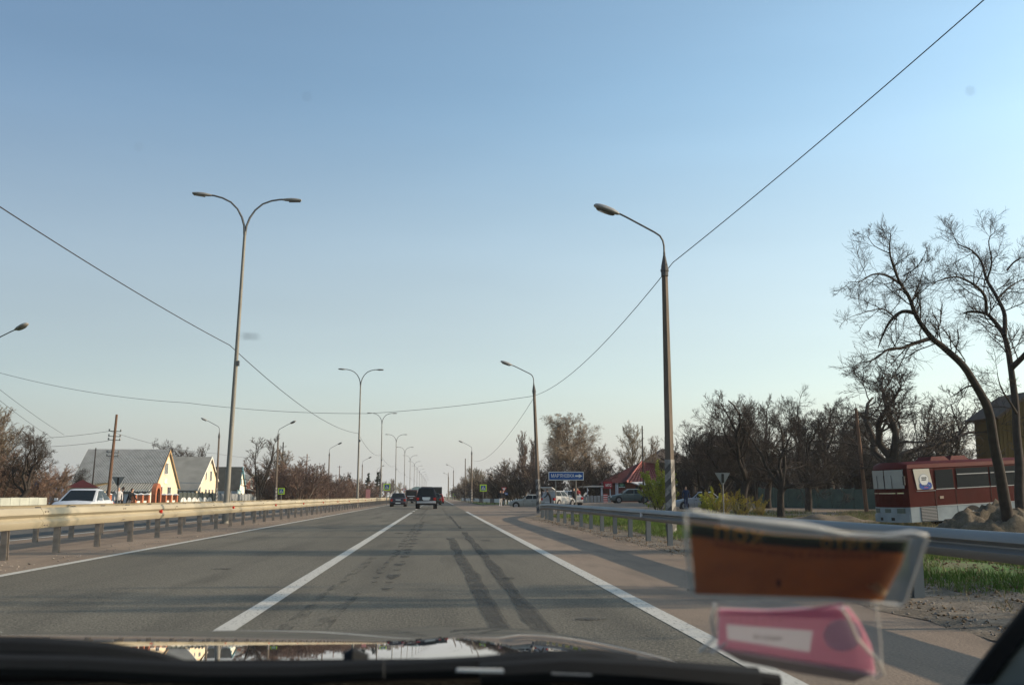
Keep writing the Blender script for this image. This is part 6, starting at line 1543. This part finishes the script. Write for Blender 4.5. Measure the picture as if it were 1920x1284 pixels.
# ------------------------------------------------------------------ the car we look out of
own = empty('own_car', (-0.36, 0.6, 0), 0, 'dark car we look out of, its hood and wipers along the bottom edge', 'car')
OO = Vector((-0.36, 0.6, 0))
hoodp = mat('dark_hood_paint', (0.020, 0.022, 0.030), .012, 0.0, 0, spec=.6, coat=1.0); hoodp.node_tree.nodes['Principled BSDF'].inputs['Coat Roughness'].default_value = 0.004
SY = [(.7, .055), (1.0, .062), (1.207, .075), (1.46, .10), (1.70, .136), (1.9, .24), (2.05, .45), (2.15, 1.0), (2.22, 2.4)]
def slope(y):
    for (a, s), (b, t) in zip(SY, SY[1:]):
        if a <= y <= b: return s + (t - s) * (y - a) / (b - a)
    return SY[-1][1]
ys = list(np.linspace(.93, 2.22, 60)); zs_ = [.9265]
for a, b in zip(ys, ys[1:]): zs_.append(zs_[-1] - slope((a + b) / 2) * (b - a))
def hx(u):        # u in car coordinates from the centre line
    a = abs(u); d = max(0, a - .46)
    return -.085 * (d / .2) ** 1.7 * .36 if d > 0 else 0
us = list(np.linspace(-.83, .83, 61))
vs, fs = [], []
for y, z in zip(ys, zs_):
    for u in us:
        crease = .0035 * math.exp(-((abs(u) - .40 + .10 * (y - 1.2)) / .03) ** 2)
        vs.append((u, y - .6, z + hx(u) + crease))
nu = len(us)
MB().add(vs, [(j * nu + i, j * nu + i + 1, (j + 1) * nu + i + 1, (j + 1) * nu + i) for j in range(len(ys) - 1) for i in range(nu - 1)]).build('hood', hoodp, own, smooth=True)
for s in (-1, 1):
    v = []; e = hx(.83)
    for y, z in zip(ys[::4], zs_[::4]): v += [(s * .832, y - .6, z + e), (s * .86, y - .6, z + e - .12), (s * .86, y - .6, .32)]
    n = len(v) // 3
    MB().add(v, [(3 * i + k, 3 * i + 3 + k, 3 * i + 4 + k, 3 * i + 1 + k) for i in range(n - 1) for k in (0, 1)]).build('fender', hoodp, own, smooth=True)
    t = MB(); t.cyl((.85, .30), .30, s * .66, s * .868, 'x', 24); w_ = t.build('wheel', M['tyre'], own); t = MB(); t.cyl((.85, .30), .19, s * .86, s * .875, 'x', 16); t.build('rim', M['rim'], w_)
    MB().box(s * .84 - .03, s * .84 + .03, -1.9, .32, .25, .90).build('door', hoodp, own, smooth=True, bevel=.02)
MB().box(-.84, .84, 1.60, 1.72, .25, .62).build('bumper', hoodp, own, smooth=True, bevel=.04)
MB().box(-.74, .74, -2.0, -.50, 1.39, 1.43).build('roof', hoodp, own)  # roof slab out of view, put in to shade the interior
blk = mat('cowl_black', (0.010, 0.011, 0.012), .75); rub = mat('rubber_black', (0.006, 0.006, 0.007), .85)
dashm = mat('dashboard_grey', (0.06, 0.07, 0.075), .85, 0, .1, 20); trimm = mat('pillar_trim_grey', (0.24, 0.265, 0.25), .9, 0, .06, 6)
def own_pt(px, py, Y): return at(px, py, Y) - OO
# cowl: black plastic valley between hood and glass
prof = [(.97, .900), (.93, .905), (.86, .885), (.78, .895), (.74, .89)]
v = []
for (y, z) in prof:
    for u in np.linspace(-.80, .80, 25): v.append((u, y - .6, z + hx(u) * .6))
MB().add(v, [(j * 25 + i, j * 25 + i + 1, (j + 1) * 25 + i + 1, (j + 1) * 25 + i) for j in range(len(prof) - 1) for i in range(24)]).build('cowl', blk, own, smooth=True)
# rubber lip of the hood's rear edge, slightly wavy like the seal in view
lip = [own_pt(px, py, Y) for px, py, Y in [(-260, 1258, .92), (100, 1258, .92), (350, 1256, .92), (640, 1254, .92), (900, 1252, .92), (1100, 1252, .92), (1300, 1262, .92), (1460, 1282, .92)]]
MB().tube(lip, .009, 8).build('hood_seal', rub, own, smooth=True)
# wipers
def wiper(pts, Y, r0, r1, nm='wiper'):
    P = [own_pt(px, py, Y) for px, py in pts]; return MB().tube(P, [r0 + (r1 - r0) * i / (len(P) - 1) for i in range(len(P))], 8).build(nm, blk, own, smooth=True)
w1 = wiper([(-150, 1216), (60, 1218), (200, 1225), (290, 1238), (350, 1256), (420, 1264)], .80, .011, .006, 'wiper_blade')
a1 = wiper([(-160, 1245), (150, 1250), (380, 1262), (560, 1262), (720, 1254)], .78, .009, .008, 'wiper_arm')
w2 = wiper([(560, 1264), (700, 1258), (900, 1250), (1000, 1243), (1120, 1242), (1190, 1254)], .82, .007, .012, 'wiper_blade')
a2 = wiper([(900, 1262), (1060, 1254), (1200, 1262), (1420, 1282)], .78, .009, .013, 'wiper_arm')
MB().tube([own_pt(645, 1235, .86), own_pt(662, 1232, .86), own_pt(690, 1237, .86)], [.006, .009, .005], 8).build('washer_nozzle', blk, own, smooth=True)
c_ = MB(); c_.slab([own_pt(855, 1258.5, .745), own_pt(945, 1260.5, .745), own_pt(944, 1255, .745), own_pt(858, 1253.5, .745)], .004); c_.build('glint_strip', M['white'], own)  # pale strip modelled for the glint on the wiper metal
c_ = MB(); c_.slab([own_pt(1035, 1264, .745), own_pt(1110, 1267, .745), own_pt(1110, 1264.5, .745), own_pt(1035, 1261.5, .745)], .003); c_.build('glint_strip', M['galv_dull'], own)  # fainter strip, likewise a glint built as a solid piece
MB().add([(-.80, .735 - .6, .905), (.80, .735 - .6, .905), (.80, .66 - .6, .952), (-.80, .66 - .6, .952), (-.80, .30 - .6, .960), (.80, .30 - .6, .960), (.80, .24 - .6, .80), (-.80, .24 - .6, .80)], [(0, 1, 2, 3), (3, 2, 5, 4), (4, 5, 6, 7)]).build('dashboard', dashm, own)
# windscreen: clean glass, with a few specks of dirt stuck on it
clear = bpy.data.materials.new('clear_glass'); clear.use_nodes = True; n_ = clear.node_tree.nodes; n_.remove(n_['Principled BSDF']); tb = n_.new('ShaderNodeBsdfTransparent'); clear.node_tree.links.new(tb.outputs[0], n_['Material Output'].inputs[0])
def gy_of(z): return .79 - (z - .92) * 1.40
ws = MB(); ws.add([(-.76, gy_of(.92) - .6, .92), (.76, gy_of(.92) - .6, .92), (.64, gy_of(1.38) - .6, 1.38), (-.64, gy_of(1.38) - .6, 1.38)], [(0, 1, 2, 3)])
ws.build('windscreen', clear, own, fix=False)
def on_plane(px, py, off=0.0):
    d = CR @ Vector(((px - 960) / F, -(py - 642) / F, -1)); o = Vector((0, 0, CH))
    t = (.79 - off + 1.4 * .92 - 1.4 * o.z - o.y) / (d.y + 1.4 * d.z); return o + d * t
for (px, py, a, b, col) in [(463, 630, 10, 2.0, (.03, .03, .04)), (478, 631, 7, 1.5, (.03, .03, .04)), (575, 181, 2.2, 2.2, (.25, .28, .3)), (1820, 170, 3, 3, (.3, .34, .36)), (260, 275, 1.8, 1.8, (.3, .33, .35)), (829, 1049, 2.2, 2.2, (.5, .5, .5))]:
    P = [on_plane(px + a * math.cos(t), py + b * math.sin(t), .003) - OO for t in np.linspace(0, 2 * math.pi, 9)[:-1]]
    MB().add(P + [p + Vector((0, .0006, 0)) for p in P], [tuple(range(8)), tuple(range(15, 7, -1))] + [(i, (i + 1) % 8, 8 + (i + 1) % 8, 8 + i) for i in range(8)]).build('dirt_speck', mat('speck', col, .8), own)
# right-hand pillar: rubber seal, then grey trim
def pil_pt(px, py, Y): return at(px, py, Y) - OO
line_ = [(1722, 1400, .86), (1812, 1284, .80), (1862, 1216, .72), (1932, 1128, .63), (2008, 1030, .55), (2122, 860, .45)]
def band(o0, o1, back, nm, mt):
    v = []
    for px, py, Y in line_:
        a = pil_pt(px + o0, py + o0 * .75, Y - back); b = pil_pt(px + o1, py + o1 * .75, Y - back - .03 * (o1 - o0) / 60); v += [a, b, b + Vector((.006, .010, 0)), a + Vector((.004, .010, 0))]
    MB().add(v, [(4 * i + k, 4 * i + 4 + k, 4 * i + 4 + (k + 1) % 4, 4 * i + (k + 1) % 4) for i in range(len(line_) - 1) for k in range(4)]).build(nm, mt, own, smooth=True)
band(0, 26, 0, 'pillar_seal', rub); band(27, 130, .006, 'pillar_trim', trimm); band(128, 320, .03, 'pillar_inner', blk)
# ------------------------------------------------------------------ the two papers in plastic sleeves behind the glass
def paper(parent, nm, pts, off, mt, th=.0005):
    P = [on_plane(px, py, off) for px, py in pts]; n = len(P); d = Vector((0, .8, .6)) * -th
    if nm in ('pink_print', 'green_band', 'white_label', 'grey_seal', 'purple_top', 'ink_spot', 'worn_corner'):      # flat print on the card
        return MB().add(P, [tuple(range(n))]).build(nm, mt, parent, fix=False)
    m = MB(); m.add(P + [p - d for p in P], [tuple(range(n)), tuple(range(2 * n - 1, n - 1, -1))] + [(i, (i + 1) % n, n + (i + 1) % n, n + i) for i in range(n)]); return m.build(nm, mt, parent)
def rim(parent, nm, pts, off, r, mt, closed=True):
    P = [on_plane(px, py, off) for px, py in pts]; 
    if closed: P.append(P[0])
    return MB().tube(P, r, 6).build(nm, mt, parent, smooth=True)
def paper_mat(name, c, c2=None, fac=.62):
    "thin paper: daylight from behind glows through it a little"
    m = mat(name, c, .7, 0, 0, 40, col2=c2); n = m.node_tree.nodes; l = m.node_tree.links; b = n['Principled BSDF']
    tr = n.new('ShaderNodeBsdfTranslucent'); tr.inputs[0].default_value = (*c, 1); mx = n.new('ShaderNodeMixShader'); mx.inputs[0].default_value = fac
    l.new(b.outputs[0], mx.inputs[1]); l.new(tr.outputs[0], mx.inputs[2]); l.new(mx.outputs[0], n['Material Output'].inputs[0]); return m
film = film_mat('sleeve_film', (0.55, 0.58, 0.60), .09); film2 = film_mat('sleeve_film_milky', (0.66, 0.69, 0.70), .45); edge = film_mat('sleeve_edge', (0.80, 0.79, 0.76), .6, .4)
k1 = empty('permit_card', (0, 0, 0), 0, 'brown and dark green permit in a clear plastic sleeve leaning on the windscreen', 'permit')
outer = [(1285, 960), (1297, 957), (1345, 966), (1405, 975), (1500, 986), (1585, 1000), (1660, 1003), (1712, 997), (1736, 1003), (1738, 1012), (1698, 1128), (1690, 1135), (1640, 1129), (1560, 1124), (1420, 1120), (1303, 1117), (1296, 1105), (1287, 1020)]
ins = [(1293, 978), (1350, 986), (1450, 1001), (1560, 1008), (1640, 1011), (1705, 1012), (1690, 1060), (1668, 1100), (1655, 1127), (1560, 1120), (1420, 1116), (1304, 1113)]
b_ = paper(k1, 'permit', ins, .030, paper_mat('permit_brown', (0.60, 0.24, 0.06), (0.36, 0.155, 0.055), .27))
bandp = [(1293, 978), (1350, 986), (1450, 1001), (1560, 1008), (1640, 1011), (1705, 1012), (1698, 1037), (1600, 1032), (1500, 1027), (1400, 1018), (1294, 1004)]
paper(b_, 'green_band', bandp, .0312, paper_mat('permit_green', (0.07, 0.095, 0.055)))
let = paper_mat('permit_letters', (0.90, 0.45, 0.08), None, .3); ink = paper_mat('permit_ink', (0.05, 0.03, 0.02))
def on_text(parent, nm, s, px0, py0, px1, py1, hpx, off, mt, sk=1.0):
    a, b = on_plane(px0, py0, off), on_plane(px1, py1, off); cu = bpy.data.curves.new(nm, 'FONT'); cu.body = s; cu.size = 1; cu.align_y = 'CENTER'; cu.offset = .01; cu.space_character = 1.25
    o = bpy.data.objects.new(nm, cu); COL.objects.link(o); bpy.context.view_layer.update(); me = bpy.data.meshes.new_from_object(o.evaluated_get(bpy.context.evaluated_depsgraph_get())); bpy.data.objects.remove(o)
    X = np.array([v.co[:] for v in me.vertices]); x0, x1 = X[:, 0].min(), X[:, 0].max(); ux = (b - a); uy = on_plane(px0, py0 - hpx, off) - on_plane(px0, py0, off)
    for v in me.vertices: v.co = a + ux * ((v.co.x - x0) / (x1 - x0)) + uy * (v.co.y / .7)
    me.materials.clear(); me.materials.append(mt); return link(nm, me, parent)
on_text(b_, 'lettering', 'ПОХ', 1342, 999, 1432, 1012, 22, .0318, let); on_text(b_, 'lettering', 'ОТРЕХ', 1540, 1019, 1650, 1025, 17, .0318, let)
on_text(b_, 'lettering', 'ТЕХНОГЕННИЙ ДОГЛЯД', 1337, 1021, 1490, 1040, 8, .0312, ink); on_text(b_, 'lettering', 'І ТРАНСПОРТ', 1497, 1040, 1650, 1044, 7, .0312, ink)
paper(b_, 'ink_spot', [(1456, 1088), (1460, 1084), (1464, 1090), (1463, 1100), (1458, 1101)], .0312, ink)
paper(b_, 'worn_corner', [(1625, 1096), (1645, 1090), (1664, 1108), (1655, 1118), (1638, 1108)], .0312, paper_mat('worn_paper', (0.8, 0.6, 0.35)))
paper(k1, 'sleeve', outer, .034, film)
paper(k1, 'sleeve_fold', [(1345, 968), (1405, 976), (1500, 987), (1585, 1001), (1600, 1006), (1705, 1008), (1700, 1013), (1560, 1007), (1450, 999), (1350, 985)], .036, film2)
paper(k1, 'sleeve_side', [(1708, 1008), (1736, 1006), (1695, 1132), (1655, 1128), (1690, 1060)], .036, film2)
rim(k1, 'sleeve_edge', outer, .0345, .0012, edge)
rim(k1, 'sleeve_highlight', [(1350, 969), (1420, 973), (1500, 981), (1590, 1001)], .040, .0010, edge, False)
k2 = empty('pink_card', (0, 0, 0), 0, 'pink card in a crumpled clear sleeve, below the brown permit', 'card')
pk_ = [(1348, 1140), (1440, 1143), (1520, 1139), (1590, 1137), (1612, 1165), (1634, 1210), (1640, 1258), (1560, 1246), (1450, 1228), (1345, 1212)]
pb = paper(k2, 'card', pk_, .020, paper_mat('card_paper', (0.95, 0.90, 0.88), None, .5))
pkm = paper_mat('card_pink_print', (0.93, 0.44, 0.56), None, .62)
for q in ([(1348, 1140), (1440, 1143), (1520, 1139), (1590, 1137), (1612, 1165), (1524, 1182), (1362, 1170), (1347, 1165)], [(1347, 1165), (1362, 1170), (1364, 1198), (1345, 1212)],
          [(1345, 1212), (1364, 1198), (1518, 1222), (1560, 1246), (1450, 1228)], [(1524, 1182), (1612, 1165), (1634, 1210), (1640, 1258), (1560, 1246), (1518, 1222)]):
    paper(pb, 'pink_print', q, .0206, pkm)
paper(pb, 'purple_top', [(1356, 1142), (1440, 1146), (1586, 1141), (1600, 1160), (1480, 1157), (1356, 1152)], .0208, paper_mat('card_purple', (0.85, 0.45, 0.65), None, .7))
strip_ = pb
on_text(strip_, 'lettering', 'АН КОШИВ', 1413, 1193, 1466, 1198, 7, .0212, ink)
paper(pb, 'grey_seal', [(1580 + 36 * math.cos(t), 1190 + 30 * math.sin(t)) for t in np.linspace(0, 2 * math.pi, 25)[:-1]], .0209, paper_mat('card_seal', (0.75, 0.90, 0.98), None, .75))
for k in range(7): on_text(pb, 'lettering', 'І', 1372 + k * 15, 1161 + k * .4, 1374 + k * 15, 1161 + k * .4, 8, .0212, paper_mat('card_mark', (0.5, 0.3, 0.12)))
paper(k2, 'bottom_edge', [(1345, 1212), (1450, 1228), (1560, 1246), (1642, 1259), (1640, 1265), (1560, 1252), (1450, 1234), (1345, 1218)], .024, paper_mat('card_edge', (0.85, 0.7, 0.75)))
paper(k2, 'under_flap', [(1352, 1219), (1450, 1235), (1560, 1252), (1636, 1264), (1600, 1278), (1500, 1262), (1390, 1240)], .016, paper_mat('flap_grey', (0.34, 0.31, 0.30)))
sl2 = [(1340, 1132), (1420, 1127), (1560, 1122), (1642, 1120), (1650, 1190), (1657, 1262), (1640, 1272), (1560, 1255), (1450, 1236), (1350, 1219), (1312, 1222), (1330, 1195)]
paper(k2, 'sleeve', sl2, .026, film_mat('sleeve_film_hazy', (0.98, 0.92, 0.95), .12))
rim(k2, 'sleeve_edge', [(1340, 1132), (1334, 1160), (1340, 1195), (1312, 1220), (1335, 1222), (1362, 1205)], .027, .0011, edge, False)
rim(k2, 'sleeve_crease', [(1578, 1140), (1592, 1160), (1606, 1195), (1630, 1222), (1650, 1242), (1656, 1262), (1640, 1272)], .028, .0012, edge, False)
rim(k2, 'sleeve_edge', [(1642, 1121), (1650, 1190), (1654, 1250)], .027, .0006, edge, False)
rim(k2, 'sleeve_edge', [(1345, 1150), (1420, 1148), (1500, 1145), (1580, 1132)], .028, .0010, paper_mat('pink_edge', (0.6, 0.3, 0.38)), False)
# ------------------------------------------------------------------ labels of alike things: say which one by its place in the row
ORD = ['leftmost', 'second from the left', 'third from the left', 'fourth from the left', 'fifth from the left', 'sixth from the left', 'seventh from the left', 'eighth from the left', 'ninth from the left', 'tenth from the left', 'eleventh from the left', 'twelfth from the left', 'thirteenth from the left', 'fourteenth from the left', 'fifteenth from the left', 'sixteenth from the left', 'seventeenth from the left', 'eighteenth from the left', 'nineteenth from the left', 'twentieth from the left']
same = {}
for o in sc.objects:
    if o.get('group') and o.get('label') and o.parent is None: same.setdefault((o['group'], o['label']), []).append(o)
for (g_, l_), objs in same.items():
    if len(objs) < 2: continue
    objs.sort(key=lambda o: o.location.x / max(1, o.location.y))
    n = len(objs)
    for i, o in enumerate(objs):
        w_ = ORD[i] if i < 20 and i <= (n - 1) / 2 else (ORD[n - 1 - i].replace('left', 'right') if n - 1 - i < 20 else ORD[i])
        o['label'] = ' '.join(l_.split()[:12]) + ', ' + w_

# ------------------------------------------------------------------ air
hzm = bpy.data.materials.new('haze_air'); hzm.use_nodes = True; n_ = hzm.node_tree.nodes; n_.remove(n_['Principled BSDF'])
pv = n_.new('ShaderNodeVolumePrincipled'); pv.inputs['Color'].default_value = (0.93, 0.95, 0.97, 1); pv.inputs['Density'].default_value = 0.0002; pv.inputs['Anisotropy'].default_value = 0.3
hzm.node_tree.links.new(pv.outputs[0], n_['Material Output'].inputs['Volume'])
m = MB(); m.box(-4100, 4100, -700, 5100, -2.0, 18.0); tag(m.build('haze', hzm), kind='stuff', label='thin pale spring haze over the road')
sc.cycles.volume_bounces = 1
